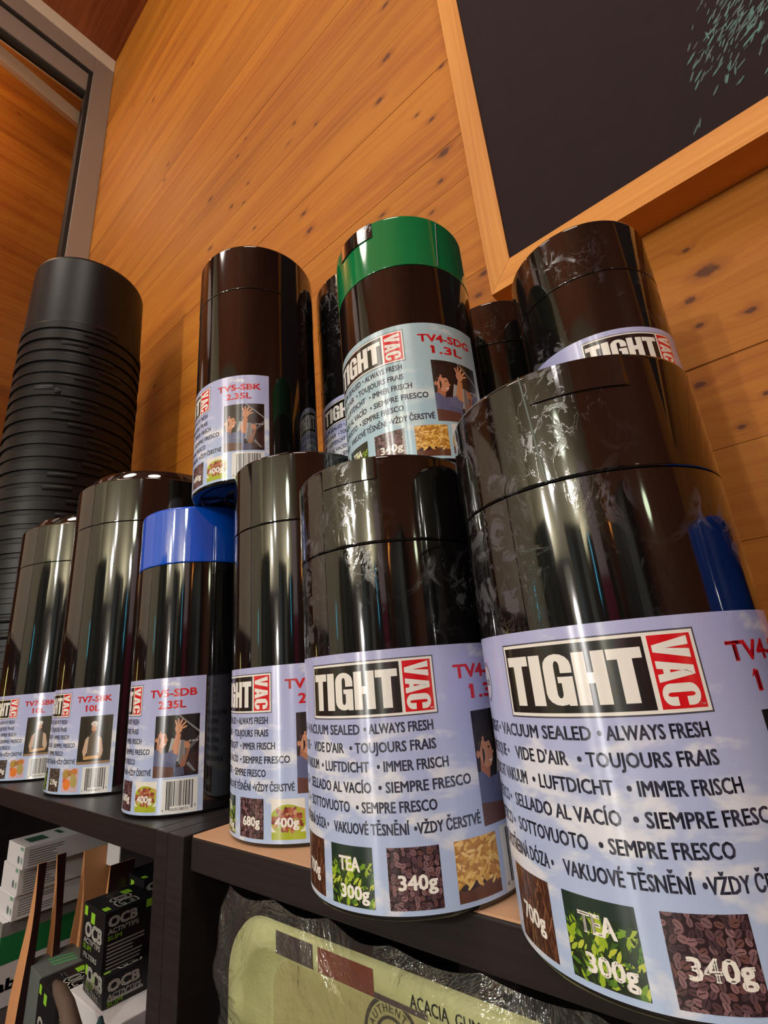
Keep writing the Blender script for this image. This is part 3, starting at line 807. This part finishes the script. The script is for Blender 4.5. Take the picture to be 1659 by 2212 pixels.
canister('storage_canister', d4, (-0.2046, 0.2572, 0), '4', 0.0575, M['black_smear'], M['black_smear'], 'black canister with tea and coffee bean label, second from the right on the tan shelf', group=G1, tab=(.0, .60, .2180), dot=True)
canister('storage_canister', d5, (-0.3434, 0.3053, 0), '5', 0.0250, M['black'], M['black'], 'tall black canister marked 680g, leftmost on the tan shelf', group=G1, seam_line=((.405, .2960), (.403, .2360)))
canister('storage_canister', d5, (-0.5257, 0.3020, 0), '5b', 0.0111, M['black'], M['blue'], 'black canister with bright blue lid at the right end of the left shelf', group=G1)
canister('storage_canister', d7, (-0.7483, 0.3523, 0), '7', 0.0308, M['black'], M['black'], 'wide 10 litre canister with stepped lid directly left of the blue-lidded one', group=G1, step=0.015)
canister('storage_canister', d8, (-0.9970, 0.3560, 0), '8', 0.0560, M['black'], M['black'], 'wide canister at the left edge, cut off by the frame, before the stacked pots', group=G1, step=0.015)
canister('storage_canister', d5, (-0.4286, 0.3082, 0.2982), '5', 0.0102, M['black'], M['black'], 'tall black canister marked 2.35L standing across the blue lid and its neighbour', group=G2)
canister('storage_canister', d5, (-0.3470, 0.4300, 0.2982), '5', 0.0460, M['black_smear'], M['black_smear'], 'black canister half hidden behind the green-lidded one', group=G2)
canister('storage_canister', d4, (-0.2126, 0.3183, 0.2484), '4g', 0.0330, M['black'], M['green'], 'upper canister with green lid and 1.3L label', group=G2, tab=(-.37, .27, .2165), seam_line=((1.22, .2305), (1.155, .1815)))
canister('storage_canister', d4, (-0.2000, 0.4820, 0.2525), '4', 0.0300, M['black_dust'], M['black_dust'], 'small dusty black canister at the back between the green-lidded one and the top right one', group=G2)
canister('storage_canister', d4, (-0.0830, 0.4347, 0.2339), '4', 0.0790, M['black_dust'], M['black_dust'], 'dusty black canister at the top right under the blackboard corner', group=G2)
canister('storage_canister', d4, (-0.0830, 0.4330, 0), '4', 0.05, M['black'], M['black'], 'lower back canister carrying the dusty top right one', group=G3)
dS = (R4, 0.2525, 0.198)
canister('storage_canister', (R4, 0.2484, 0.194), (-0.2190, 0.3835, 0), '4', 0.05, M['black'], M['black'], 'lower back canister under the green-lidded one', group=G3)
canister('storage_canister', dS, (-0.2050, 0.5085, 0), '4', 0.05, M['black'], M['black'], 'lower rear canister against the wall under the small dusty one', group=G3)
canister('storage_canister', d5, (-0.3480, 0.4460, 0), '5', 0.05, M['black'], M['black'], 'lower back canister behind the tall 680g one', group=G3)
canister('storage_canister', (0.050, 0.168, 0.122), (0.0640, 0.2760, 0), '4' if False else None, 0, M['black'], M['blue'], 'small canister with dark blue lid beyond the right edge, mirrored in the large front one', group=G1)

# ------------------------------------------------------------------ stacked plant pots
PX, PY = -1.260, 0.356
def pot_mesh():
    r0 = 0.135; n = 96
    prof = [(r0 - .0035, 0.0), (r0, 0.0), None, (r0, 0.0), (r0, 0.0175), None, (r0, 0.0175), (r0 - .0012, .0195), None, (r0 - .0012, .0195), (r0 - .0032, .0212), None, (r0 - .0032, .0212), (r0 - .0034, .026), None, (r0 - .0034, .026),
            (r0 - .0072, 0.214), None, (r0 - .0072, 0.214), (r0 - .0090, 0.2205), (r0 - .013, 0.2225), None, (r0 - .013, 0.2225), (0, 0.2225)]
    vs, fs = lathe(prof, n)
    # stepped notch blocks on the rim band
    def blk(t0, t1, z0, z1, o):
        st = len(vs); pv, pf = patch(r0, t0, t1, z0, z1, o, 6)
        vs.extend(pv); fs.extend([tuple(i + st for i in f) for f in pf])
    blk(.0, .30, .012, .026, .0008); blk(.34, .42, .002, .020, .0012); blk(2.2, 2.6, .012, .026, .0008)
    me = bpy.data.meshes.new('plant_pot'); me.from_pydata(vs, [], fs); me.update()
    me.polygons.foreach_set('use_smooth', [True] * len(fs)); me.materials.append(M['pot']); return me
pm = pot_mesh(); NP = 32; pitch = 0.0305
pot0 = None
ORD = ['first', 'second', 'third', 'fourth', 'fifth', 'sixth', 'seventh', 'eighth', 'ninth', 'tenth', 'eleventh', 'twelfth', 'thirteenth', 'fourteenth', 'fifteenth', 'sixteenth', 'seventeenth', 'eighteenth', 'nineteenth', 'twentieth', 'twenty-first', 'twenty-second', 'twenty-third', 'twenty-fourth', 'twenty-fifth', 'twenty-sixth', 'twenty-seventh', 'twenty-eighth', 'twenty-ninth', 'thirtieth', 'thirty-first', 'thirty-second']
for i in range(NP):
    o = bpy.data.objects.new('plant_pot', pm) if pot0 is None else pot0.copy()
    if pot0 is None: pot0 = o
    C.objects.link(o); o.location = (PX + rnd.uniform(-.0008, .0008), PY + rnd.uniform(-.0008, .0008), i * pitch)
    o.rotation_euler = (0, 0, -0.95 + rnd.choice([0, 0, .12, .3, -.25, 1.6, 2.4]) + rnd.uniform(-.05, .05))
    tag(o, 'nested black plant pot, ' + ORD[NP - 1 - i] + ' from the top of the tall stack at the left', 'pot', 'nested black plant pots in the tall stack')
top = o
top['label'] = 'topmost black plant pot of the tall stack at the left, full side visible'
del top['group']

# ------------------------------------------------------------------ shelving
YS = 0.226
lu = empty('shelf_unit', (-1.0, YS, ZF)); tag(lu, 'black-brown shelf unit on the left holding cartons and pouches', 'shelf unit')
def lb(n, lo, hi, m=M['shelf'], bev=0.0008): return box(n, (lo[0] + 1.0, lo[1] - YS, lo[2] - ZF), (hi[0] + 1.0, hi[1] - YS, hi[2] - ZF), m, lu, bev)
lb('top_board', (-1.50, YS, -0.0215), (-0.4578, 0.576, 0.0))
lb('side_panel', (-0.4574, YS, ZF), (-0.4366, 0.576, 0.0))
lb('side_panel', (-1.50, YS + .001, ZF), (-1.478, 0.576, -0.0217))
lb('inner_board', (-1.4778, YS + .004, -0.272), (-0.4576, 0.570, -0.250))
lb('back_panel', (-1.4778, 0.571, ZF), (-0.4576, 0.576, -0.0217))
ru = empty('shelf_unit', (0.0, YS, ZF)); tag(ru, 'black-brown shelf unit on the right with a bare tan shelf board', 'shelf unit')
def rb(n, lo, hi, m=M['shelf'], bev=0.0008): return box(n, (lo[0], lo[1] - YS, lo[2] - ZF), (hi[0], hi[1] - YS, hi[2] - ZF), m, ru, bev)
rb('side_panel', (-0.4361, YS, ZF), (-0.4114, 0.576, 0.0))
rb('shelf_board', (-0.4085, 0.2310, -0.0236), (0.55, 0.572, -0.0012), bev=0.0012)
b_ = rb('board_top', (-0.4075, 0.2318, -0.0012), (0.549, 0.571, 0.0), M['mdf'], 0); b_['label'] = 'bare tan top face'
rb('side_panel', (0.552, YS, ZF), (0.575, 0.576, 0.0))
rb('back_panel', (-0.4110, 0.5725, ZF), (0.551, 0.5765, -0.025))
rb('inner_board', (-0.4110, 0.2320, -0.360), (0.551, 0.572, -0.338))
for xx in (-0.4112, 0.546):
    for yy in (0.26, 0.53): rb('shelf_pin', (xx, yy, -0.0285), (xx + .006, yy + .008, -0.0238), M['alu'], 0)

# ------------------------------------------------------------------ cartons with print
def prism_print(P, name, parent, place, mat):
    """P in metres (u,v); place(u,v,h)->xyz"""
    vs = []; fs = []; cols = []
    for pts, col, layer, _ in P.p:
        A = sum(pts[i][0] * pts[(i + 1) % len(pts)][1] - pts[(i + 1) % len(pts)][0] * pts[i][1] for i in range(len(pts)))
        if abs(A) < 1e-10: continue
        st = len(vs); q = pts if A > 0 else pts[::-1]
        for u, v in q: vs.append(place(u, v, 0.00012 + layer * .001))
        fs.append(tuple(range(st, st + len(q)))); cols.append(col)
    me = bpy.data.meshes.new(name); me.from_pydata(vs, [], fs); me.update()
    ca = me.color_attributes.new('Col', 'FLOAT_COLOR', 'CORNER'); d = []
    for f, c in zip(fs, cols):
        for _ in f: d.extend(c)
    ca.data.foreach_set('color', d)
    return mesh_obj(name, me, parent, [mat])
def carton(F, w_x, w_y, h, yaw, mat, label, cat='box', group=None, name='carton'):
    """F = top front right corner; x extends left, y back"""
    t = empty(name, (F[0], F[1], F[2] - h), yaw); tag(t, label, cat, group)
    bm = bmesh.new(); box_bm(bm, (-w_x, 0, 0), (0, w_y, h), 0.0008); me = bpy.data.meshes.new('box_body'); bm.to_mesh(me); bm.free()
    mesh_obj('box_body', me, t, [mat]); return t
front = lambda w, h: (lambda u, v, e: (u - w, -e, v))
side = lambda w, h: (lambda u, v, e: (e, u, v))
topf = lambda w, h: (lambda u, v, e: (u - w, v, h + e))
GRN = (134, 190, 40); LG = (196, 196, 190)
def ocb_print(t, w, d, h):
    P = Print()  # front: name reading up the side
    rotp = lambda q: q
    text(P, 'OCB', .010, w - .004, h * .46, .012, LG, .2, .05)
    text(P, "ACTIV'TIPS", .008, w - .006, h * .34, .0045, LG, .2, .03); text(P, 'SLIM', .008, w * .5, h * .24, .004, GRN, .2, .03)
    P.rect(.004, h - .010, .012, h - .002, GRN, .1); P.rect(.022, h - .014, .032, h - .005, GRN, .1)
    text(P, 'FILTERS', .01, w - .012, h * .1, .004, LG, .2, .03)
    prism_print(P, 'front_print', t, front(w, h), M['cprint'])
    P = Print()
    text(P, 'OCB', .004, d * .62, h - .0125, .0085, LG, .2, .05); text(P, "ACTIV'TIPS", .004, d * .66, h - .0185, .0042, LG, .2, .03)
    text(P, 'SLIM', .004, d * .34, h - .0235, .0036, GRN, .2, .03)
    r = random.Random(2)
    if h > .04:
        for k in range(9): P.rect(.004, h - .028 - k * .0030, d * r.uniform(.55, .8), h - .0268 - k * .0030, (150, 150, 148), .1)
    else:
        for k in range(1): P.rect(.004, .004, d * .7, .006, (150, 150, 148), .1)
    P.rect(d - .010, h - .008, d - .002, h - .001, GRN, .1)
    prism_print(P, 'side_print', t, side(w, h), M['cprint'])
    P = Print()
    text(P, 'OCB', w * .42, w - .005, d * .30, d * .42, LG, .2, .05); text(P, "ACTIV'TIPS", .008, w * .4, d * .35, .004, LG, .2, .03)
    P.rect(.010, d * .62, .022, d * .8, GRN, .1); P.rect(w - .016, .002, w - .006, .008, GRN, .1)
    prism_print(P, 'top_print', t, topf(w, h), M['cprint'])
o1 = carton((-0.5986, 0.250, -0.0952), 0.056, 0.050, 0.0485, -.02, M['carton_black'], 'upright black and green carton of filter tips standing on another near the shelf side'); ocb_print(o1, .056, .050, .0485)
o2 = carton((-0.5900, 0.250, -0.1440), 0.056, 0.052, 0.0245, -.06, M['carton_black'], 'flat black and green carton beneath the upright one'); ocb_print(o2, .056, .052, .0245)
oC = carton((-0.5560, 0.246, -0.1690), 0.104, 0.150, 0.0805, 0, M['carton_white'], 'pale pinkish carton at the bottom under the black and green ones')
o3 = carton((-0.6737, 0.240, -0.1785), 0.061, 0.050, 0.071, -.05, M['carton_black'], 'black and green carton lying lowest, in front of the grey flap box'); ocb_print(o3, .061, .050, .071)
o4 = carton((-0.7528, 0.250, -0.1843), 0.060, 0.056, 0.065, -.05, M['carton_grey'], 'grey carton with green stripes on its top, left of the lowest black one')
# keep the grey carton behind the black one
P = Print()
for k in range(3): P.poly([(.020 + k * .009, .016), (.025 + k * .009, .016), (.033 + k * .009, .040), (.028 + k * .009, .040)], (80, 150, 96), .1)
prism_print(P, 'top_print', o4, topf(.060, .065), M['cprint'])
o5 = carton((-0.6900, 0.330, -0.1075), 0.060, 0.090, 0.047, -.05, M['carton_black'], 'black and green carton at the back behind the upright one'); ocb_print(o5, .060, .090, .047)
o5b = carton((-0.6850, 0.325, -0.1550), 0.075, 0.110, 0.0945, 0, M['carton_grey'], 'grey carton at the back carrying a black and green one')
# white cartons in a stack
def white_print(t, w, d, h, seed):
    r = random.Random(seed); P = Print()
    for k in range(int((h - .006) / .0028)): P.rect(.006, h - .006 - k * .0028, .006 + r.uniform(.022, .045), h - .0052 - k * .0028, (84, 92, 96), .1)
    prism_print(P, 'side_print', t, side(w, h), M['cprint'])
    P = Print(); P.ell(w - .018, h * .38, .0045, .0045, 0, (96, 104, 112), .1, 14); P.ell(w - .006, h * .38, .003, .004, 0, (120, 150, 130), .1, 12)
    P.rect(w - .014, h - .005, w - .002, h - .001, (110, 150, 124), .1)
    prism_print(P, 'front_print', t, front(w, h), M['cprint'])
gw = 'white cartons stacked in the left cubby'
wb = [((-0.8623, 0.250, -0.0731), .0262, 'white carton topmost of the stack in the left cubby, dark green patch on top'), ((-0.8745, 0.2507, -0.0995), .0312, 'white carton in the middle of the stack in the left cubby'), ((-0.8774, 0.2493, -0.1309), .0275, 'white carton lowest of the three small ones in the left cubby')]
for i, (F, h, lab) in enumerate(wb):
    t = carton(F, .069, .105, h, 0, M['carton_white'], lab, group=gw); white_print(t, .069, .105, h, i)
    if i == 0:
        P = Print(); P.rect(.020, .012, .050, .034, (42, 84, 66), .1); P.rect(.014, .050, .040, .056, (42, 84, 66), .1); prism_print(P, 'top_print', t, topf(.069, h), M['cprint'])
t = carton((-0.8840, 0.243, -0.1586), .12, .14, .0912, 0, M['carton_white'], 'large carton at the bottom left with grey and green bands')
P = Print(); P.rect(0, .076, .14, .0912, (122, 122, 120), .1); P.rect(0, .046, .14, .076, (20, 112, 58), .1); text(P, 'lab', -.004, .022, .018, .012, (34, 34, 40), .2, .05)
prism_print(P, 'side_print', t, side(.12, .0912), M['cprint'])
P = Print(); P.rect(0, .076, .12, .0912, (122, 122, 120), .1); P.rect(0, .046, .12, .076, (20, 112, 58), .1)
prism_print(P, 'front_print', t, front(.12, .0912), M['cprint'])

# kraft pouches
def pouch(x0, x1, y0, depth, z1, label, side_mat='maroon', tilt=0.0):
    t = empty('kraft_pouch', ((x0 + x1) / 2, y0, -0.2495)); tag(t, label, 'pouch', 'kraft pouches standing in the left cubby')
    w_ = (x1 - x0) / 2; H_ = z1 + 0.25; n = 10
    vs = []; fs = []
    for i in range(n + 1):
        f = i / n; hw = w_ * (1 - .93 * max(0, (f - .12) / .88) ** 1.3); dx = tilt * f
        yo = .002 * math.sin(5 * f + x0 * 40)
        for (a, b_) in ((-1, 0), (-1, 1), (1, 1), (1, 0)): vs.append((a * hw + dx, b_ * depth + (yo if b_ == 0 else 0), H_ * f))
    for i in range(n):
        for k in range(4):
            fs.append((i * 4 + k, i * 4 + (k + 1) % 4, i * 4 + 4 + (k + 1) % 4, i * 4 + 4 + k))
    fs.append((3, 2, 1, 0)); fs.append((n * 4, n * 4 + 1, n * 4 + 2, n * 4 + 3))
    me = bpy.data.meshes.new('bag'); me.from_pydata(vs, [], fs); me.update()
    o = mesh_obj('bag', me, t, [M['kraft'], M[side_mat]])
    for i in range(n): me.polygons[i * 4 + 2].material_index = 1   # right-hand face takes the side colour, dark maroon by default
    bm = bmesh.new(); bm.from_mesh(me); bmesh.ops.recalc_face_normals(bm, faces=bm.faces); bm.to_mesh(me); bm.free()
    return t
pouch(-0.8330, -0.8010, 0.246, 0.009, -0.0806, 'brown kraft pouch leftmost, standing in front of the white cartons', tilt=.026)
pouch(-0.8155, -0.7905, 0.272, 0.009, -0.0801, 'thin brown kraft pouch second from the left', tilt=-.002)
p3 = pouch(-0.8280, -0.7900, 0.300, 0.040, -0.0830, 'wide open kraft pouch left of the upright black carton', 'kraft', tilt=.012)
pouch(-0.7470, -0.7290, 0.309, 0.03, -0.0935, 'narrow kraft pouch edge behind the upright black carton')
cd = box('price_card', (-0.7943, 0.3275, -0.1050), (-0.7560, 0.3290, -0.0660), M['carton_white']); tag(cd, 'white card tucked above the wide kraft pouch', 'card')
# strap and cloth at the very bottom
tag(tube('webbing_strap', [(-0.640, 0.226, -0.150), (-0.615, 0.222, -0.148), (-0.590, 0.220, -0.152), (-0.572, 0.219, -0.162), (-0.560, 0.219, -0.185), (-0.556, 0.222, -0.225), (-0.556, 0.235, -0.236)], [.003, .006, .007, .008, .0085, .009, .009], M['strap'], seg=8), 'brown webbing strap drooping in front of the lowest black carton', 'strap')
tag(tube('teal_cloth', [(-0.558, 0.236, -0.158), (-0.540, 0.228, -0.158), (-0.520, 0.222, -0.166), (-0.500, 0.220, -0.18), (-0.488, 0.222, -0.205), (-0.484, 0.232, -0.236)], [.002, .005, .007, .009, .010, .007], M['teal'], seg=8), 'dark teal cloth roll hanging beside the pale carton', 'cloth')
tag(box('pink_card', (-0.540, 0.275, -0.1685), (-0.538, 0.330, -0.118), M['pink'], None, .0003), 'pink card standing behind the flat black carton', 'card')
tag(box('grey_leaflet', (-0.5340, 0.300, -0.250), (-0.4700, 0.304, -0.098), M['carton_grey'], None, .0003), 'grey leaflet leaning at the shelf side wall', 'leaflet')

# ------------------------------------------------------------------ rolling tray in clear film
TX0, TX1, TZ0, TZ1, TY = -0.3625, -0.085, -0.215, -0.0385, 0.2350
tr = empty('rolling_tray', ((TX0 + TX1) / 2, TY + .018, TZ0)); tag(tr, 'yellow-green printed metal tray standing upright under the tan shelf', 'tray')
ox, oy, oz = (TX0 + TX1) / 2, TY + .018, TZ0
def rrect(x0, z0, x1, z1, r, n=10):
    pts = []
    for cx_, cz_, a in ((x1 - r, z1 - r, 0), (x0 + r, z1 - r, PI / 2), (x0 + r, z0 + r, PI), (x1 - r, z0 + r, 3 * PI / 2)):
        for i in range(n + 1):
            t_ = a + PI / 2 * i / n; pts.append((cx_ + r * math.cos(t_), cz_ + r * math.sin(t_)))
    return pts
rings = [(0.0, .040, TY + .003), (0.0015, .0385, TY), (0.0145, .030, TY), (0.0165, .028, TY + .002), (0.026, .022, TY + .016), (0.028, .020, TY + .017)]
vs = []; fs = []; n_ = 44
for ins, r_, yy in rings:
    for x, z in rrect(TX0 + ins, TZ0 + ins, TX1 - ins, TZ1 - ins, r_): vs.append((x - ox, yy - oy, z - oz))
for k in range(len(rings) - 1):
    for i in range(n_): j = (i + 1) % n_; fs.append((k * n_ + i, (k + 1) * n_ + i, (k + 1) * n_ + j, k * n_ + j))
rim = pyd('rim', vs, fs, tr, [M['tin']], True)
base = rings[-1]; vs = [(x - ox, base[2] - oy, z - oz) for x, z in rrect(TX0 + base[0], TZ0 + base[0], TX1 - base[0], TZ1 - base[0], base[1])]
vs2 = [(x, y + .0012, z) for x, y, z in vs]
pyd('well', vs + vs2, [tuple(range(n_))[::-1], tuple(range(n_, 2 * n_))] + [(i, (i + 1) % n_, n_ + (i + 1) % n_, n_ + i) for i in range(n_)], tr, [M['tin_in']])
P = Print()
P.rect(-0.3085, -0.0537, -0.2735, -0.0415, (60, 46, 50), .1); P.rect(-0.2690, -0.0537, -0.2250, -0.0415, (128, 52, 24), .1)
P.rect(-0.2250, -0.0537, -0.1900, -0.0512, (78, 60, 62), .1)
prism_print(P, 'rim_blocks', rim, (lambda u, v, e: (u - ox, TY - e - oy, v - oz)), M['cprint']); P = Print()
text(P, 'ACACIA  GUM', -0.2005, -0.1600, -0.0510, .0058, (70, 66, 50), .1, .01)
text(P, 'ALL NATURAL', -0.3600, -0.3600 + .05, -0.0, .004, (60, 56, 44), .1, .01, xf=lambda q: (-0.3535 + (q[1]) * -1 * -1 - .0, -0.150 + (q[0] + 0.36)))
rp_ = prism_print(P, 'rim_lettering', rim, (lambda u, v, e: (u - ox, TY - e - oy, v - oz)), M['cprint'])
P = Print(); cx_, cz_ = -0.2290, -0.0835
for i in range(36):
    a = 2 * PI * i / 36; b_ = 2 * PI * (i + 1) / 36
    for r0_, r1_, col in ((.0195, .0215, (58, 50, 40)), (.0205 - .009, .0110 + .002, (58, 50, 40))):
        P.poly([(cx_ + r0_ * math.cos(a), cz_ + r0_ * math.sin(a)), (cx_ + r1_ * math.cos(a), cz_ + r1_ * math.sin(a)), (cx_ + r1_ * math.cos(b_), cz_ + r1_ * math.sin(b_)), (cx_ + r0_ * math.cos(b_), cz_ + r0_ * math.sin(b_))], col, .1)
for i, ch in enumerate('AUTHENTIC'):
    a = PI * .86 - i * PI * .72 / 8
    def rf(q, a=a):
        x, y = q; return (cx_ + (x) * math.cos(a - PI / 2) - (y + .0145) * math.sin(a - PI / 2), cz_ + x * math.sin(a - PI / 2) + (y + .0145) * math.cos(a - PI / 2))
    w_ = .0016; text(P, ch, -w_, w_, 0, .0040, (58, 50, 40), .1, .02, xf=rf)
prism_print(P, 'well_print', tr, (lambda u, v, e: (u - ox, base[2] - .0002 - e - oy, v - oz)), M['cprint'])
# film bag: crumpled skin around the tray
def film():
    nx, nz = 90, 54; vs = []; fs = []
    x0, x1, z0, z1 = -0.372, -0.070, -0.230, -0.0262
    r = random.Random(4)
    W = [(r.uniform(20, 120), r.uniform(20, 120), r.uniform(0, 6), r.uniform(.0005, .0014)) for _ in range(9)]
    for j in range(nz + 1):
        for i in range(nx + 1):
            u = i / nx; v = j / nz; x = x0 + (x1 - x0) * u; z = z0 + (z1 - z0) * v
            y = 0.2285
            for a, b_, c_, am in W: y += am * .6 * math.sin(a * x + b_ * z + c_)
            y += .006 * max(0, (v - .86) / .14) ** 1.5
            edge = min(u, 1 - u)
            y += .012 * max(0, 1 - edge / .03) ** 2
            vs.append((x + .0025 * math.sin(z * 190) * (1 - u), y, z - .004 * abs(math.sin(x * 60)) * v))
    for j in range(nz):
        for i in range(nx):
            a = j * (nx + 1) + i; fs.append((a, a + 1, a + nx + 2, a + nx + 1))
    return vs, fs
vs, fs = film()
fo = pyd('film_bag', vs, fs, None, [M['film']], True)
tag(fo, 'crumpled clear plastic bag around the yellow-green tray', 'plastic bag')

# teal brush marks on the blackboard's upper right
P = Print(); r = random.Random(21)
for i in range(230):
    u = r.gauss(0, .028); v = r.gauss(0, .030)
    cu = 0.118 + u; cv = 0.742 + v + u * .5
    if cu > 0.24 or cu < .05: continue
    a = r.uniform(.0025, .0080); rot = r.gauss(.85, .25)
    P.ell(cu, cv, a, a * .16, rot, r.choice([(24, 84, 80), (20, 66, 66), (18, 52, 56), (32, 98, 90), (18, 40, 44)]), .1 + i * .001, 6)
bm_ = prism_print(P, 'brush_marks', bb, (lambda u, v, e: (u + 0.209, YF + .003 - e - YW, v - 0.5875)), M['cprint'])
bm_['kind'] = 'stuff'

# ------------------------------------------------------------------ shop behind the camera (seen only as reflections)
def emis(name, col, st):
    return plain(name, (200, 200, 200), 0.5, emit=col, es=st)
pl_ = empty('pendant_lamp', (0.215, -1.30, 0.865)); tag(pl_, 'round white pendant lamp hanging in the shop behind the camera', 'lamp')
vs, fs = lathe([(0, -.075), (.035, -.066), (.062, -.042), (.075, 0), (.062, .042), (.035, .066), (0, .075)], 32); pyd('globe', vs, fs, pl_, [emis('lamp_globe', (232, 240, 215), 22)], True)
tube('cord', [(0, 0, .07), (0, 0, ZC - 0.865)], .003, M['rubber'], pl_)
ol = empty('orange_lamp', (2.10, -2.90, 1.06)); tag(ol, 'small orange pendant lamp at the far end of the shop', 'lamp')
vs, fs = lathe([(0, -.10), (.07, -.09), (.09, 0), (.06, .09), (0, .10)], 24); pyd('shade', vs, fs, ol, [emis('orange_shade', (255, 150, 50), 9)], True)
tube('cord', [(0, 0, .09), (0, 0, ZC - 1.06)], .003, M['rubber'], ol)
gl = empty('globe_lamp', (2.20, -0.75, 0.78)); tag(gl, 'pale green globe lamp by the right wall of the shop', 'lamp')
vs, fs = lathe([(0, -.075), (.05, -.055), (.075, 0), (.05, .055), (0, .075)], 24); pyd('globe', vs, fs, gl, [emis('pale_green_globe', (225, 240, 200), 14)], True)
tube('cord', [(0, 0, .07), (0, 0, ZC - 0.78)], .003, M['rubber'], gl)
bn = empty('roll_up_banner', (0.87, -2.05, ZF), .35); tag(bn, 'roll-up banner, white above and magenta below, behind the camera', 'banner')
box('upper_panel', (-.14, 0, 1.42), (.14, .006, 2.02), plain('banner_white', (226, 214, 226), .5), bn)
box('lower_panel', (-.14, 0, .06), (.14, .006, 1.42), plain('banner_magenta', (150, 20, 80), .5), bn); box('base', (-.2, -.06, 0), (.2, .08, .06), M['alu'], bn, .01)
def ledbar(x, y, z0, z1, col, st, label):
    t = empty('light_bar', (x, y, ZF)); tag(t, label, 'light'); tube('tube', [(0, 0, z0 - ZF), (0, 0, z1 - ZF)], .010, emis('led', col, st), t, 8)
    box('stand', (-.012, -.03, 0), (.012, -.012, z1 - ZF), M['darkfix'], t); return t
ledbar(0.72, -2.55, 0.40, 0.78, (60, 190, 230), 12, 'cyan light bar beside the banner')
ledbar(-1.45, -1.55, 0.28, 0.44, (60, 200, 230), 9, 'cyan light bar near the left wall of the shop')
ledbar(-1.95, -0.25, 0.06, 0.22, (255, 235, 130), 8, 'added warm yellow glowing bar by the left glazing, in place of lit things')  # glow added for the yellow reflection of lit things near the shelf
def cabinet(x, y, wd, ht, dp, rz, cols, label):
    t = empty('display_cabinet', (x, y, ZF), rz); tag(t, label, 'cabinet')
    box('carcass', (-wd / 2, -dp / 2, 0), (wd / 2, dp / 2, ht), M['darkfix'], t, .004)
    n = len(cols); pw = (wd - .06) / n
    for k, c in enumerate(cols):
        box('door', (-wd / 2 + .03 + k * pw + .006, dp / 2, .06), (-wd / 2 + .03 + (k + 1) * pw - .006, dp / 2 + .015, ht - .06), plain('cabinet_door', c, .35), t, .003)
    return t
cabinet(-1.55, -3.55, .9, 2.10, .4, .1, [(96, 106, 100), (60, 70, 66)], 'grey-green display cabinet by the rear wall, far left')
cabinet(-0.62, -3.60, .8, 1.75, .4, 0, [(54, 44, 40), (120, 112, 96)], 'brown display cabinet by the rear wall, left of the middle')
cabinet(0.25, -3.60, .8, 2.00, .4, 0, [(70, 84, 84), (44, 46, 44), (128, 136, 128)], 'teal-grey display cabinet by the rear wall, middle one')
cabinet(1.35, -3.45, 1.0, 1.90, .4, -.1, [(40, 60, 54), (90, 40, 34), (52, 58, 56)], 'dark cabinet with a red door by the rear wall')
cabinet(2.25, -2.2, 1.2, 2.0, .4, 1.45, [(46, 48, 46), (30, 30, 32), (80, 86, 80)], 'black and grey cabinet along the right wall of the shop')
cn = empty('counter', (-0.2, -2.3, ZF)); tag(cn, 'grey-green shop counter behind the camera', 'counter')
box('front', (-.8, -.25, 0), (.7, .25, .98), plain('counter_front', (88, 104, 96), .5), cn, .005); box('worktop', (-.84, -.29, .98), (.74, .29, 1.02), plain('counter_top', (170, 176, 172), .3), cn, .003)
